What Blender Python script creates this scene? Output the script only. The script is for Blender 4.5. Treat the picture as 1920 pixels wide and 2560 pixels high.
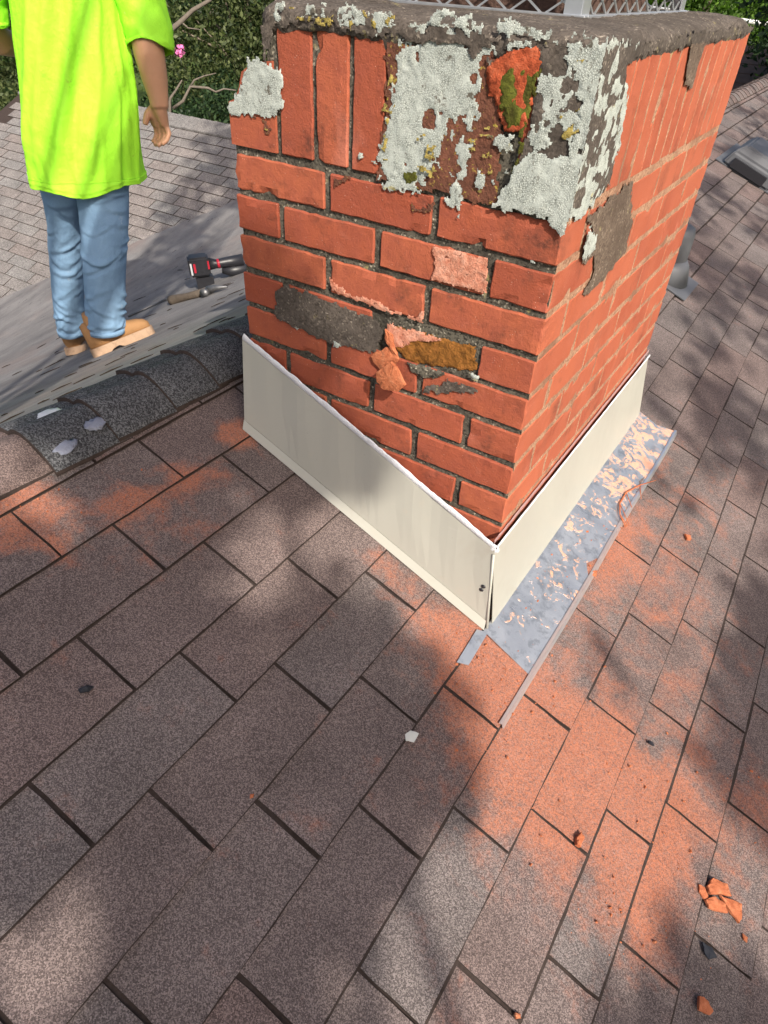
import bpy, bmesh, math, random
import numpy as np
from mathutils import Vector, Matrix, noise as mnoise

for o in list(bpy.data.objects):
    bpy.data.objects.remove(o, do_unlink=True)
scene = bpy.context.scene
COL = scene.collection

# ------------------------------------------------------------------ camera, sky, sun, exposure
cam_d = bpy.data.cameras.new('camera')
cam = bpy.data.objects.new('camera', cam_d)
COL.objects.link(cam)
CX = Vector((0.8352, 0.5479, 0.0476)); CY = Vector((-0.3808, 0.5137, 0.7688)); CZ = Vector((0.3967, -0.6602, 0.6377))
CLOC = Vector((0.8950, -0.9163, 0.2524))
M = Matrix(((CX.x, CY.x, CZ.x, CLOC.x), (CX.y, CY.y, CZ.y, CLOC.y), (CX.z, CY.z, CZ.z, CLOC.z), (0, 0, 0, 1)))
cam.matrix_world = M
cam_d.sensor_fit = 'HORIZONTAL'; cam_d.sensor_width = 36.0
cam_d.lens = 36.0 * 1651.34 / 1920.0
cam_d.clip_start = 0.02; cam_d.clip_end = 2000
scene.camera = cam

SUN = Vector((0.63, -0.43, 0.65)).normalized()
world = bpy.data.worlds.new('World'); scene.world = world; world.use_nodes = True
wn = world.node_tree.nodes; wl = world.node_tree.links
bg = wn['Background']
sky = wn.new('ShaderNodeTexSky'); sky.sky_type = 'NISHITA'; sky.sun_disc = False
sky.sun_elevation = math.asin(SUN.z); sky.sun_rotation = math.atan2(SUN.x, SUN.y)
sky.air_density = 0.9; sky.dust_density = 4.5; sky.ozone_density = 0.4
wl.new(sky.outputs[0], bg.inputs[0]); bg.inputs[1].default_value = 0.115
sun_d = bpy.data.lights.new('sun', 'SUN'); sun_d.energy = 3.7; sun_d.angle = math.radians(0.55); sun_d.color = (1.0, 0.93, 0.82)
sun = bpy.data.objects.new('sun', sun_d); COL.objects.link(sun)
sun.rotation_euler = SUN.to_track_quat('Z', 'Y').to_euler(); sun.location = (6, -4, 8)
scene.view_settings.view_transform = 'Standard'; scene.view_settings.look = 'None'
scene.view_settings.exposure = 0.76; scene.view_settings.gamma = 1.0
scene.cycles.max_bounces = 6; scene.cycles.diffuse_bounces = 3; scene.cycles.glossy_bounces = 2; scene.cycles.transmission_bounces = 3
scene.render.resolution_x = 768; scene.render.resolution_y = 1024

# ------------------------------------------------------------------ helpers
rng = random.Random(11)
nr = np.random.RandomState(7)

def _hash(i, j, k, s):
    h = (i * 374761393 + j * 668265263 + k * 2147483647 + s * 974711) & 0xffffffff
    h = ((h ^ (h >> 13)) * 1274126177) & 0xffffffff
    return ((h ^ (h >> 16)) & 0xffff) / 65535.0

def vnoise(p, s=0):
    p = np.asarray(p, float); i = np.floor(p).astype(np.int64); f = p - i; f = f * f * (3 - 2 * f)
    out = 0
    for dx in (0, 1):
        for dy in (0, 1):
            for dz in (0, 1):
                w = (f[..., 0] if dx else 1 - f[..., 0]) * (f[..., 1] if dy else 1 - f[..., 1]) * (f[..., 2] if dz else 1 - f[..., 2])
                out = out + w * _hash(i[..., 0] + dx, i[..., 1] + dy, i[..., 2] + dz, s)
    return out

def fbm(p, s=0, oct=4):
    p = np.asarray(p, float); a = 0.5; t = 0; n = 0
    for o in range(oct):
        t = t + a * vnoise(p * (2 ** o), s + o); n += a; a *= 0.5
    return t / n

def sfbm(x, y, z, seed=0):
    # fast scalar noise in 0..1
    p = Vector((x + seed * 17.31, y - seed * 9.77, z + seed * 3.1)); v = 0.0; a_ = 0.5
    for _ in range(3): v += a_ * mnoise.noise(p); p = p * 2.0; a_ *= 0.5
    return min(1.0, max(0.0, 0.5 + v * 0.62))

def tag(o, label=None, cat=None, group=None, kind=None):
    if label: o['label'] = label
    if cat: o['category'] = cat
    if group: o['group'] = group
    if kind: o['kind'] = kind
    return o

def empty(name, loc=(0, 0, 0)):
    o = bpy.data.objects.new(name, None); COL.objects.link(o); o.location = loc; o.empty_display_size = 0.05
    return o

def mk(name, verts, faces, mat, parent=None, smooth=False, loc=None):
    me = bpy.data.meshes.new(name)
    if loc is not None:
        verts = [(v[0] - loc[0], v[1] - loc[1], v[2] - loc[2]) for v in verts]
    me.from_pydata([tuple(map(float, v)) for v in verts], [], faces)
    if mat:
        for m_ in (mat if isinstance(mat, (list, tuple)) else [mat]): me.materials.append(m_)
    if smooth: me.polygons.foreach_set('use_smooth', [True] * len(me.polygons))
    me.update()
    o = bpy.data.objects.new(name, me); COL.objects.link(o)
    if loc is not None: o.location = loc
    if parent:
        o.parent = parent
        if parent.type == 'EMPTY' or parent.location.length > 0:
            pl = world_loc(parent)
            o.location = Vector(o.location) - pl
    return o

def world_loc(o):
    v = Vector(o.location)
    while o.parent:
        o = o.parent; v += Vector(o.location)
    return v

def bm_obj(name, bm, mat, parent=None, smooth=False):
    bmesh.ops.recalc_face_normals(bm, faces=bm.faces)
    vs = [tuple(v.co) for v in bm.verts]
    for i, v in enumerate(bm.verts): v.index = i
    fs = [[v.index for v in f.verts] for f in bm.faces]
    bm.free()
    return mk(name, vs, fs, mat, parent, smooth)

def obox(bm, c, ax, hs):
    """box with centre c, axes ax (3 vectors), half sizes hs"""
    c = Vector(c); A = [Vector(a_).normalized() * h for a_, h in zip(ax, hs)]
    vs = []
    for sx in (-1, 1):
        for sy in (-1, 1):
            for sz in (-1, 1): vs.append(bm.verts.new(c + A[0] * sx + A[1] * sy + A[2] * sz))
    fs = []
    for q in ((0, 1, 3, 2), (4, 6, 7, 5), (0, 4, 5, 1), (2, 3, 7, 6), (0, 2, 6, 4), (1, 5, 7, 3)):
        fs.append(bm.faces.new([vs[i] for i in q]))
    return vs, fs

AX = (Vector((1, 0, 0)), Vector((0, 1, 0)), Vector((0, 0, 1)))

def box(bm, lo, hi, bev=0.0, seg=1):
    c = [(a_ + b_) / 2 for a_, b_ in zip(lo, hi)]; h = [(b_ - a_) / 2 for a_, b_ in zip(lo, hi)]
    vs, fs = obox(bm, c, AX, h)
    if bev > 0:
        es = list({e for f in fs for e in f.edges})
        bmesh.ops.bevel(bm, geom=es, offset=bev, segments=seg, affect='EDGES', profile=0.6)

def tube(bm, pts, rad, n=10, cap=True, squash=None):
    """swept tube along pts with radii rad"""
    pts = [Vector(p) for p in pts]; rings = []
    if not hasattr(rad, '__len__'): rad = [rad] * len(pts)
    up0 = None
    for i, p in enumerate(pts):
        d = (pts[min(i + 1, len(pts) - 1)] - pts[max(i - 1, 0)]).normalized()
        if up0 is None:
            up0 = d.orthogonal().normalized()
        u = (up0 - d * up0.dot(d)).normalized(); up0 = u
        v = d.cross(u)
        rings.append([bm.verts.new(p + (u * math.cos(2 * math.pi * k / n) + v * math.sin(2 * math.pi * k / n)) * rad[i]) for k in range(n)])
    for a_, b_ in zip(rings[:-1], rings[1:]):
        for k in range(n): bm.faces.new((a_[k], a_[(k + 1) % n], b_[(k + 1) % n], b_[k]))
    if cap:
        bm.faces.new(rings[0][::-1]); bm.faces.new(rings[-1])
    return rings

# ------------------------------------------------------------------ node helpers
class NT:
    def __init__(self, name):
        self.mat = bpy.data.materials.new(name); self.mat.use_nodes = True
        self.n = self.mat.node_tree.nodes; self.l = self.mat.node_tree.links
        self.bsdf = self.n['Principled BSDF']
        self.pos = self.n.new('ShaderNodeNewGeometry').outputs['Position']
    def link(self, a_, b_): self.l.new(a_, b_)
    def val(self, x, sock):
        if hasattr(x, 'is_linked') or hasattr(x, 'links'): self.l.new(x, sock)
        else: sock.default_value = x
    def math(self, op, a_, b_=0.0, clamp=False):
        m_ = self.n.new('ShaderNodeMath'); m_.operation = op; m_.use_clamp = clamp
        self.val(a_, m_.inputs[0]); self.val(b_, m_.inputs[1]); return m_.outputs[0]
    def vm(self, op, a_, b_=(0, 0, 0)):
        m_ = self.n.new('ShaderNodeVectorMath'); m_.operation = op
        self.val(a_, m_.inputs[0]); self.val(b_, m_.inputs[1])
        return m_.outputs['Value'] if op in ('LENGTH', 'DOT_PRODUCT', 'DISTANCE') else m_.outputs[0]
    def noise(self, scale, detail=3.0, rough=0.55, vec=None, dist=0.0, col=False):
        t = self.n.new('ShaderNodeTexNoise'); t.inputs['Scale'].default_value = scale
        t.inputs['Detail'].default_value = detail; t.inputs['Roughness'].default_value = rough; t.inputs['Distortion'].default_value = dist
        self.l.new(vec if vec is not None else self.pos, t.inputs['Vector'])
        return t.outputs[1 if col else 0]
    def voro(self, scale, feature='F1', out='Distance', vec=None, rnd=1.0):
        t = self.n.new('ShaderNodeTexVoronoi'); t.feature = feature; t.inputs['Scale'].default_value = scale
        t.inputs['Randomness'].default_value = rnd
        self.l.new(vec if vec is not None else self.pos, t.inputs['Vector'])
        return t.outputs[out]
    def ramp(self, f, stops, interp='LINEAR'):
        r = self.n.new('ShaderNodeValToRGB'); cr = r.color_ramp; cr.interpolation = interp
        while len(cr.elements) < len(stops): cr.elements.new(0.5)
        for e, (p, c) in zip(cr.elements, stops):
            e.position = p; e.color = (c, c, c, 1) if not hasattr(c, '__len__') else (*c, 1)
        self.l.new(f, r.inputs[0]); return r.outputs[0]
    def mr(self, x, a_, b_, c=0.0, d=1.0, smooth=False):
        m_ = self.n.new('ShaderNodeMapRange'); m_.interpolation_type = 'SMOOTHSTEP' if smooth else 'LINEAR'
        self.val(x, m_.inputs[0])
        for k, v in zip((1, 2, 3, 4), (a_, b_, c, d)): m_.inputs[k].default_value = v
        return m_.outputs[0]
    def mix(self, f, a_, b_, mode='MIX'):
        m_ = self.n.new('ShaderNodeMix'); m_.data_type = 'RGBA'; m_.blend_type = mode; m_.clamp_factor = True
        def s(x, k):
            if isinstance(x, tuple): m_.inputs[k].default_value = (*x, 1) if len(x) == 3 else x
            else: self.l.new(x, m_.inputs[k])
        self.val(f, m_.inputs[0]); s(a_, 6); s(b_, 7); return m_.outputs[2]
    def attr(self, name, out=2):
        a_ = self.n.new('ShaderNodeAttribute'); a_.attribute_name = name; return a_.outputs[out]
    def rnd(self): return self.n.new('ShaderNodeObjectInfo').outputs['Random']
    def bump(self, h, dist=0.001, strength=1.0):
        b = self.n.new('ShaderNodeBump'); b.inputs['Strength'].default_value = strength; b.inputs['Distance'].default_value = dist
        self.l.new(h, b.inputs['Height']); self.l.new(b.outputs[0], self.bsdf.inputs['Normal']); return b
    def out(self, col, rough=0.8, spec=0.3, metal=0.0):
        self.val(col if not isinstance(col, tuple) else (*col, 1), self.bsdf.inputs['Base Color'])
        self.val(rough, self.bsdf.inputs['Roughness'])
        self.bsdf.inputs['Specular IOR Level'].default_value = spec
        self.val(metal, self.bsdf.inputs['Metallic'])
        return self.mat

def plain(name, col, rough=0.6, spec=0.4, metal=0.0, var=0.12, scale=30, bump=0.0):
    t = NT(name); n = t.noise(scale, 4)
    c = t.mix(n, tuple(max(0, x * (1 - var)) for x in col), tuple(min(1, x * (1 + var)) for x in col))
    if bump: t.bump(t.noise(scale * 6, 3), bump)
    return t.out(c, rough, spec, metal)

# ------------------------------------------------------------------ materials
DUST = [(0.6515, 0.4098, 0.0692, 0.1032, 0.8), (0.6531, 0.157, 0.0549, 0.1034, 0.8), (0.6766, -0.0737, 0.0558, 0.1071, 0.95), (0.7873, -0.1695, 0.0926, 0.0914, 0.95), (0.9065, -0.1234, 0.1048, 0.1006, 0.8), (1.0242, -0.1176, 0.0804, 0.074, 0.75), (0.6589, -0.1619, 0.0529, 0.0553, 0.9), (0.7581, -0.2658, 0.0809, 0.0777, 0.45), (1.0788, -0.2382, 0.0695, 0.0838, 0.5), (1.0541, -0.3471, 0.0707, 0.0584, 0.32), (1.1894, -0.0039, 0.1042, 0.1172, 0.42), (-0.082, -0.4991, 0.0528, 0.0484, 0.85), (0.0148, -0.357, 0.0374, 0.0497, 0.65), (0.0125, -0.508, 0.0333, 0.0353, 0.7), (0.0376, -0.2414, 0.0311, 0.0429, 1.0), (0.0106, -0.0757, 0.0342, 0.05, 1.1), (0.1482, -0.3058, 0.0366, 0.0393, 0.3), (-0.0441, -0.5662, 0.0429, 0.0337, 0.5), (0.4654, -0.1198, 0.0508, 0.0589, 0.5), (0.4077, -0.0918, 0.0334, 0.0402, 0.45), (0.5602, -0.1026, 0.042, 0.0715, 0.55), (0.061, -0.1673, 0.0232, 0.0325, 0.45), (0.9358, -0.2592, 0.1168, 0.1047, 0.35), (0.8178, -0.365, 0.0831, 0.0801, 0.2), (0.7021, 0.879, 0.065, 0.0951, 0.45), (0.7521, 0.4448, 0.0639, 0.1762, 0.55), (0.8902, -0.0357, 0.4287, 0.5847, 0.34), (0.0483, -0.3705, 0.1914, 0.2475, 0.24), (0.8633, 0.6837, 0.2328, 0.5517, 0.22)]

def dust_at(x, y):
    """amount of brick dust lying at a spot of the front slope"""
    v = 0.0
    for (cx_, cy_, rx, ry, st) in DUST:
        d2 = ((x - cx_) / rx) ** 2 + ((y - cy_) / ry) ** 2
        if d2 < 6: v += st * math.exp(-d2 * 1.1)
    return min(v, 1.25)

def dust_mask(t, amt=1.0):
    acc = t.attr('dust')
    n = t.noise(11, 4, 0.66, dist=0.5)
    n2 = t.noise(75, 4, 0.7)
    k = t.math('ADD', acc, t.math('MULTIPLY', t.math('SUBTRACT', n, 0.5), 1.5))
    k = t.math('ADD', k, t.math('MULTIPLY', t.math('SUBTRACT', n2, 0.5), 0.6))
    k = t.mr(k, 0.18, 0.80, 0.0, 1.0, True)
    return t.math('MULTIPLY', k, amt)

def shingle_mat(name, c_lo, c_hi, warm, dust=1.0, gran=430.0, coat=0.0):
    t = NT(name)
    cell = t.voro(gran, 'F1', 'Color')
    sepn = t.n.new('ShaderNodeSeparateColor'); t.link(cell, sepn.inputs[0])
    g = sepn.outputs[0]
    fine = t.noise(gran * 1.6, 2)
    gg = t.math('ADD', t.math('MULTIPLY', g, 0.62), t.math('MULTIPLY', fine, 0.38))
    col = t.ramp(gg, [(0.10, tuple(x * 0.6 for x in c_lo)), (0.38, c_lo), (0.66, c_hi), (0.86, tuple(min(1, x * 1.45) for x in c_hi)), (0.95, (0.48, 0.45, 0.42))])
    tone = t.attr('tone')
    col = t.mix(t.math('MULTIPLY', tone, 0.8, True), col, t.mix(1.0, col, warm, 'MULTIPLY'))
    big = t.noise(5.5, 4, 0.6)
    blot = t.mr(big, 0.3, 0.7, 0.82, 1.18)
    hv = t.n.new('ShaderNodeHueSaturation'); t.link(col, hv.inputs['Color']); t.link(blot, hv.inputs['Value']); col = hv.outputs[0]
    # faint worn-off dark scuffs
    sc = t.mr(t.noise(3.2, 4, 0.7), 0.58, 0.72, 0.0, 0.30)
    col = t.mix(sc, col, (0.028, 0.026, 0.027))
    if dust > 0:
        k = dust_mask(t, dust)
        dn = t.noise(220, 3, 0.7)
        k2 = t.math('MULTIPLY', k, t.mr(dn, 0.3, 0.68, 0.22, 0.92))
        k2 = t.math('MULTIPLY', k2, t.mr(gg, 0.1, 0.62, 0.40, 0.92))
        dc = t.mix(t.noise(40, 4), (0.50, 0.140, 0.060), (0.64, 0.220, 0.105))
        col = t.mix(k2, col, dc)
    h = t.math('ADD', t.math('MULTIPLY', g, 1.0), t.math('MULTIPLY', fine, 0.6))
    t.bump(h, 0.0016, 0.9)
    return t.out(col, 0.88, 0.22)

M_SH = shingle_mat('weathered_shingle', (0.100, 0.088, 0.086), (0.198, 0.176, 0.170), (1.12, 0.86, 0.80), gran=700)
M_SH2 = shingle_mat('grey_shingle', (0.135, 0.128, 0.124), (0.225, 0.213, 0.205), (1.06, 0.94, 0.90), dust=0.0, gran=240)
M_CAP = shingle_mat('black_cap_shingle', (0.040, 0.041, 0.045), (0.115, 0.118, 0.126), (1.0, 0.97, 0.95), dust=0.0)
M_GAP = plain('asphalt_and_shade_strip', (0.048, 0.036, 0.032), 0.95, 0.1, var=0.55, scale=160, bump=0.001)

def brick_mat(name, base, var=0.10):
    t = NT(name)
    r = t.rnd()
    c = t.mix(r, tuple(x * (1 - var) for x in base), (min(1, base[0] * 1.08), base[1] * 1.3, base[2] * 1.25))
    n = t.noise(26, 4, 0.62)
    c = t.mix(t.mr(n, 0.35, 0.72, 0.0, 0.75), c, (base[0] * 0.72, base[1] * 0.82, base[2] * 1.05))
    fine = t.noise(420, 3, 0.7)
    c = t.mix(t.mr(fine, 0.35, 0.75, 0.0, 0.22), c, (min(1, base[0] * 1.35), base[1] * 2.0, base[2] * 2.2))
    spk = t.mr(t.voro(170, 'F1', 'Distance'), 0.05, 0.11, 0.75, 0.0)
    sel = t.mr(t.noise(38, 2), 0.48, 0.58, 0.0, 1.0)
    c = t.mix(t.math('MULTIPLY', spk, sel), c, (0.75, 0.55, 0.45))
    soot = t.mr(t.noise(9.5, 4, 0.72), 0.54, 0.70, 0.0, 0.8)
    soot = t.math('MULTIPLY', soot, t.mr(t.noise(120, 3, 0.7), 0.35, 0.6, 0.25, 1.0))
    c = t.mix(soot, c, (0.085, 0.035, 0.025))
    pale = t.mr(t.noise(7.0, 4, 0.6, dist=0.4), 0.62, 0.78, 0.0, 0.45)
    c = t.mix(pale, c, (0.62, 0.24, 0.17))
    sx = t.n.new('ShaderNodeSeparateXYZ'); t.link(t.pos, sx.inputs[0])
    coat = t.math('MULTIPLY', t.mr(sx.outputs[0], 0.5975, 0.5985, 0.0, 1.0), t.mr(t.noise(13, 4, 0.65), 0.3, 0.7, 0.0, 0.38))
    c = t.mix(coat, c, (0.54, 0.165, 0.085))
    h = t.math('ADD', t.math('MULTIPLY', fine, 0.6), t.math('MULTIPLY', t.noise(90, 4, 0.7), 1.1))
    t.bump(h, 0.0015, 0.9)
    return t.out(c, 0.86, 0.22)

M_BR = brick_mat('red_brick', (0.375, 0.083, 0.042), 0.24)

def mortar_mat(name, dark, mid, light):
    t = NT(name)
    v = t.voro(330, 'F1', 'Color'); s = t.n.new('ShaderNodeSeparateColor'); t.link(v, s.inputs[0])
    n = t.noise(60, 4, 0.7)
    f = t.math('ADD', t.math('MULTIPLY', s.outputs[0], 0.55), t.math('MULTIPLY', n, 0.45))
    c = t.ramp(f, [(0.2, dark), (0.52, mid), (0.72, mid), (0.84, light)])
    st = t.mr(t.noise(11, 4, 0.65), 0.45, 0.66, 0.0, 0.8)
    c = t.mix(st, c, dark)
    yl = t.mr(t.noise(31, 4, 0.7), 0.64, 0.72, 0.0, 0.8)
    c = t.mix(yl, c, (0.36, 0.31, 0.14))
    t.bump(t.math('ADD', s.outputs[0], t.math('MULTIPLY', n, 1.2)), 0.0022, 1.0)
    return t.out(c, 0.92, 0.2)

M_MOR = mortar_mat('dirty_mortar', (0.030, 0.027, 0.022), (0.125, 0.112, 0.088), (0.56, 0.50, 0.39))
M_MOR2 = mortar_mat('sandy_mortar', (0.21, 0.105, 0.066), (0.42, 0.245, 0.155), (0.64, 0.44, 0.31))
M_BROWN_CEM = mortar_mat('brown_cement', (0.085, 0.060, 0.045), (0.165, 0.122, 0.092), (0.42, 0.34, 0.26))
M_DARK = mortar_mat('dark_cement', (0.060, 0.049, 0.041), (0.118, 0.097, 0.082), (0.34, 0.29, 0.235))

def lichen_mat(name, a_, b_, dark):
    t = NT(name)
    n = t.noise(45, 4, 0.65)
    c = t.mix(n, a_, b_)
    cr = t.voro(400, 'DISTANCE_TO_EDGE', 'Distance', vec=t.pos)
    crack = t.mr(cr, 0.0, 0.16, 1.0, 0.0)
    sel = t.mr(t.noise(55, 4, 0.7), 0.34, 0.60, 0.15, 1.0)
    c = t.mix(t.math('MULTIPLY', crack, sel), c, dark)
    hole = t.mr(t.noise(30, 4, 0.72), 0.60, 0.66, 0.0, 0.9)
    c = t.mix(hole, c, (0.10, 0.085, 0.065))
    yl = t.mr(t.noise(17, 4, 0.7, dist=0.5), 0.66, 0.72, 0.0, 0.65)
    c = t.mix(yl, c, (0.52, 0.44, 0.16))
    h = t.math('ADD', t.math('MULTIPLY', t.mr(cr, 0.0, 0.2, 0.0, 1.0), sel), t.math('MULTIPLY', t.noise(160, 4, 0.7), 1.4))
    t.bump(h, 0.0008, 0.7)
    return t.out(c, 0.97, 0.08)

M_LI = lichen_mat('pale_lichen', (0.37, 0.405, 0.37), (0.58, 0.61, 0.565), (0.16, 0.17, 0.15))
M_LY = lichen_mat('yellow_lichen', (0.30, 0.23, 0.06), (0.48, 0.38, 0.12), (0.16, 0.12, 0.05))

def rough_mat(name, stops, scale=40, extra=None):
    t = NT(name)
    n = t.noise(scale, 6, 0.72)
    c = t.ramp(n, stops)
    if extra:
        k = t.mr(t.noise(extra[1], 5, 0.7), extra[2], extra[3], 0.0, 1.0); c = t.mix(k, c, extra[0])
    t.bump(t.math('ADD', n, t.math('MULTIPLY', t.noise(scale * 5, 4, 0.7), 0.7)), 0.004, 1.0)
    return t.out(c, 0.93, 0.15)

M_SPALL = rough_mat('raw_orange_brick', [(0.3, (0.17, 0.035, 0.016)), (0.5, (0.46, 0.095, 0.040)), (0.7, (0.58, 0.16, 0.08))], 85)
M_MOSS = rough_mat('moss', [(0.3, (0.055, 0.045, 0.012)), (0.5, (0.085, 0.088, 0.016)), (0.66, (0.15, 0.16, 0.026)), (0.78, (0.36, 0.11, 0.04))], 60)
M_OCHRE = rough_mat('ochre_brick', [(0.3, (0.07, 0.03, 0.01)), (0.5, (0.24, 0.10, 0.022)), (0.68, (0.38, 0.15, 0.04)), (0.85, (0.55, 0.30, 0.2))], 55)
M_PINK = rough_mat('flaking_brick', [(0.3, (0.40, 0.12, 0.07)), (0.5, (0.62, 0.27, 0.18)), (0.72, (0.72, 0.42, 0.32))], 60, ((0.22, 0.07, 0.04), 120, 0.60, 0.68))
M_FLAKE = rough_mat('brick_flake', [(0.3, (0.36, 0.10, 0.045)), (0.55, (0.54, 0.18, 0.085)), (0.8, (0.62, 0.27, 0.15))], 90, ((0.20, 0.06, 0.03), 150, 0.62, 0.68))
M_STAIN = rough_mat('browned_brick', [(0.3, (0.09, 0.04, 0.028)), (0.55, (0.17, 0.07, 0.045)), (0.8, (0.30, 0.11, 0.07))], 40, ((0.40, 0.30, 0.06), 150, 0.60, 0.66))

def panel_mat():
    t = NT('beige_painted_metal')
    n = t.noise(3, 4, 0.6)
    c = t.mix(n, (0.37, 0.36, 0.315), (0.395, 0.384, 0.336))
    c = t.mix(t.mr(t.noise(22, 4, 0.7), 0.6, 0.75, 0.0, 0.22), c, (0.46, 0.38, 0.30))
    c = t.mix(t.mr(t.noise(140, 3), 0.73, 0.77, 0.0, 0.5), c, (0.20, 0.18, 0.16))
    c = t.mix(t.mr(t.noise(6, 4, 0.72, dist=0.8), 0.58, 0.72, 0.0, 0.30), c, (0.30, 0.25, 0.20))
    v_ = t.vm('MULTIPLY', t.pos, (14, 14, 120)); c = t.mix(t.mr(t.noise(1.0, 3, 0.6, vec=v_), 0.68, 0.73, 0.0, 0.12), c, (0.50, 0.49, 0.45))
    t.bump(t.noise(5, 3, 0.5), 0.008, 0.22)
    return t.out(c, t.mr(t.noise(12, 3), 0.3, 0.7, 0.36, 0.52), 0.5)
M_PAN = panel_mat()

def galv_mat():
    t = NT('galvanised_steel')
    n = t.noise(16, 4, 0.6, dist=0.6)
    c = t.mix(n, (0.40, 0.41, 0.425), (0.64, 0.655, 0.675))
    w = t.noise(30, 4, 0.74, dist=0.9)
    far = t.n.new('ShaderNodeSeparateXYZ'); t.link(t.pos, far.inputs[0])
    lim = t.mr(far.outputs[1], -0.05, 0.95, 0.63, 0.475)
    k = t.mr(t.math('SUBTRACT', w, lim), 0.0, 0.035, 0.0, 1.0)
    k = t.math('MULTIPLY', k, t.mr(far.outputs[0], 0.62, 0.65, 0.25, 0.72))
    dk = t.mr(t.noise(34, 4, 0.74, dist=0.3), 0.50, 0.62, 0.0, 0.42)
    c = t.mix(dk, c, (0.15, 0.17, 0.19))
    c = t.mix(k, c, (0.68, 0.30, 0.15))
    met = t.math('MULTIPLY', t.math('SUBTRACT', 1.0, k), 0.75)
    ro = t.mr(n, 0.3, 0.7, 0.26, 0.44)
    ro = t.math('MAXIMUM', ro, t.math('MULTIPLY', k, 0.85))
    t.bump(t.math('ADD', w, t.math('MULTIPLY', k, 0.8)), 0.002, 0.5)
    return t.out(c, ro, 0.5, met)
M_GALV = galv_mat()
M_BRITE = plain('bright_metal_edge', (0.66, 0.68, 0.72), 0.32, 0.5, 0.8, 0.12, 40)
M_CAULK = plain('white_sealant', (0.66, 0.66, 0.69), 0.35, 0.5, 0.0, 0.18, 55, 0.002)
M_CAULKR = plain('red_smeared_sealant', (0.46, 0.27, 0.26), 0.4, 0.5, 0.0, 0.5, 70, 0.002)
M_WIRE = plain('cage_wire', (0.50, 0.51, 0.52), 0.38, 0.5, 0.75, 0.25, 60)
M_TILE = plain('clay_flue', (0.10, 0.06, 0.047), 0.9, 0.2, 0.0, 0.4, 30, 0.003)
M_VENT = plain('grey_vent_plastic', (0.095, 0.098, 0.108), 0.5, 0.4, 0, 0.08, 12)
M_BLACK = plain('black_plastic', (0.018, 0.018, 0.022), 0.42, 0.5, 0, 0.3, 60)
M_RED = plain('red_plastic', (0.36, 0.014, 0.03), 0.4, 0.5, 0, 0.1, 60)
M_SILVER = plain('silver_label', (0.55, 0.56, 0.58), 0.4, 0.5, 0.2, 0.1, 60)
M_HANDLE = plain('worn_wood_handle', (0.085, 0.066, 0.05), 0.7, 0.3, 0, 0.5, 40)
M_STEEL = plain('worn_steel', (0.16, 0.16, 0.165), 0.5, 0.5, 0.7, 0.4, 40)
M_TWIG = plain('dry_twig', (0.035, 0.026, 0.02), 0.9, 0.1, 0, 0.5, 60)
M_BARK = plain('bark', (0.19, 0.155, 0.12), 0.9, 0.15, 0, 0.5, 14, 0.01)
M_BLKSCRAP = plain('black_rubber_scrap', (0.02, 0.022, 0.03), 0.7, 0.3, 0, 0.4, 90)
M_PALE = plain('pale_metal_scrap', (0.52, 0.52, 0.48), 0.4, 0.5, 0, 0.1, 60)

def back_mat():
    t = NT('dusty_grey_roofing')
    st = t.vm('MULTIPLY', t.pos, (6.0, 2.2, 6.0))
    n = t.noise(1.0, 4, 0.66, vec=st)
    n = t.mr(n, 0.32, 0.68)
    c = t.mix(n, (0.15, 0.142, 0.140), (0.285, 0.27, 0.26))
    pk = t.mr(t.noise(1.7, 4, 0.6), 0.5, 0.68, 0.0, 0.5)
    c = t.mix(pk, c, (0.32, 0.235, 0.20))
    g = t.noise(230, 3, 0.7)
    c = t.mix(t.mr(g, 0.3, 0.7, 0.0, 0.55), c, (0.085, 0.08, 0.085))
    v = t.vm('MULTIPLY', t.pos, (46.0, 5.0, 46.0))
    sc = t.mr(t.noise(1.0, 3, 0.6, vec=v), 0.66, 0.71, 0.0, 0.85)
    c = t.mix(sc, c, (0.03, 0.028, 0.028))
    t.bump(t.math('ADD', n, g), 0.003, 0.8)
    return t.out(c, 0.9, 0.2)
M_BACK = back_mat()

# ------------------------------------------------------------------ roof geometry
A0, SL = -0.5325, 0.38                     # front slope: z = A0 - SL*x
RX, RZ = -0.215, -0.5325 + 0.38 * 0.215      # ridge
NF = Vector((SL, 0, 1)).normalized(); DF = Vector((1, 0, -SL)).normalized()
def zfront(x): return A0 - SL * x
GY0, GZ0, GS = 3.77, -1.0, 0.5             # cross gable slope: z = GZ0 + GS*(y-GY0)
NG = Vector((0, -GS, 1)).normalized()
def zgable(y): return GZ0 + GS * (y - GY0)
def valley_x(y): return -3.13 - (3.29 - y) * 0.93
def zback(x, y):
    xv = valley_x(y); zv = zgable(y); D = max(RX - xv, .5); t = min((RX - x) / D, 1.2); s0, s1 = .552, .25
    return (2*t**3-3*t*t+1)*RZ - (t**3-2*t*t+t)*D*s0 + (-2*t**3+3*t*t)*zv - (t**3-t*t)*D*s1

# front slope deck (a closed slab)
def slab(name, pts, th, mat):
    n = len(pts); vs = list(pts) + [(p[0], p[1], p[2] - th) for p in pts]
    fs = [list(range(n)), list(range(2 * n - 1, n - 1, -1))] + [[i, i + n, (i + 1) % n + n, (i + 1) % n] for i in range(n)]
    return mk(name, vs, fs, mat)
front = slab('roof_slope', [(RX, -3.2, RZ), (RX, 15.0, RZ), (3.6, 15.0, zfront(3.6)), (3.6, -3.2, zfront(3.6))], 0.09, M_GAP)
tag(front, kind='structure')

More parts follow.
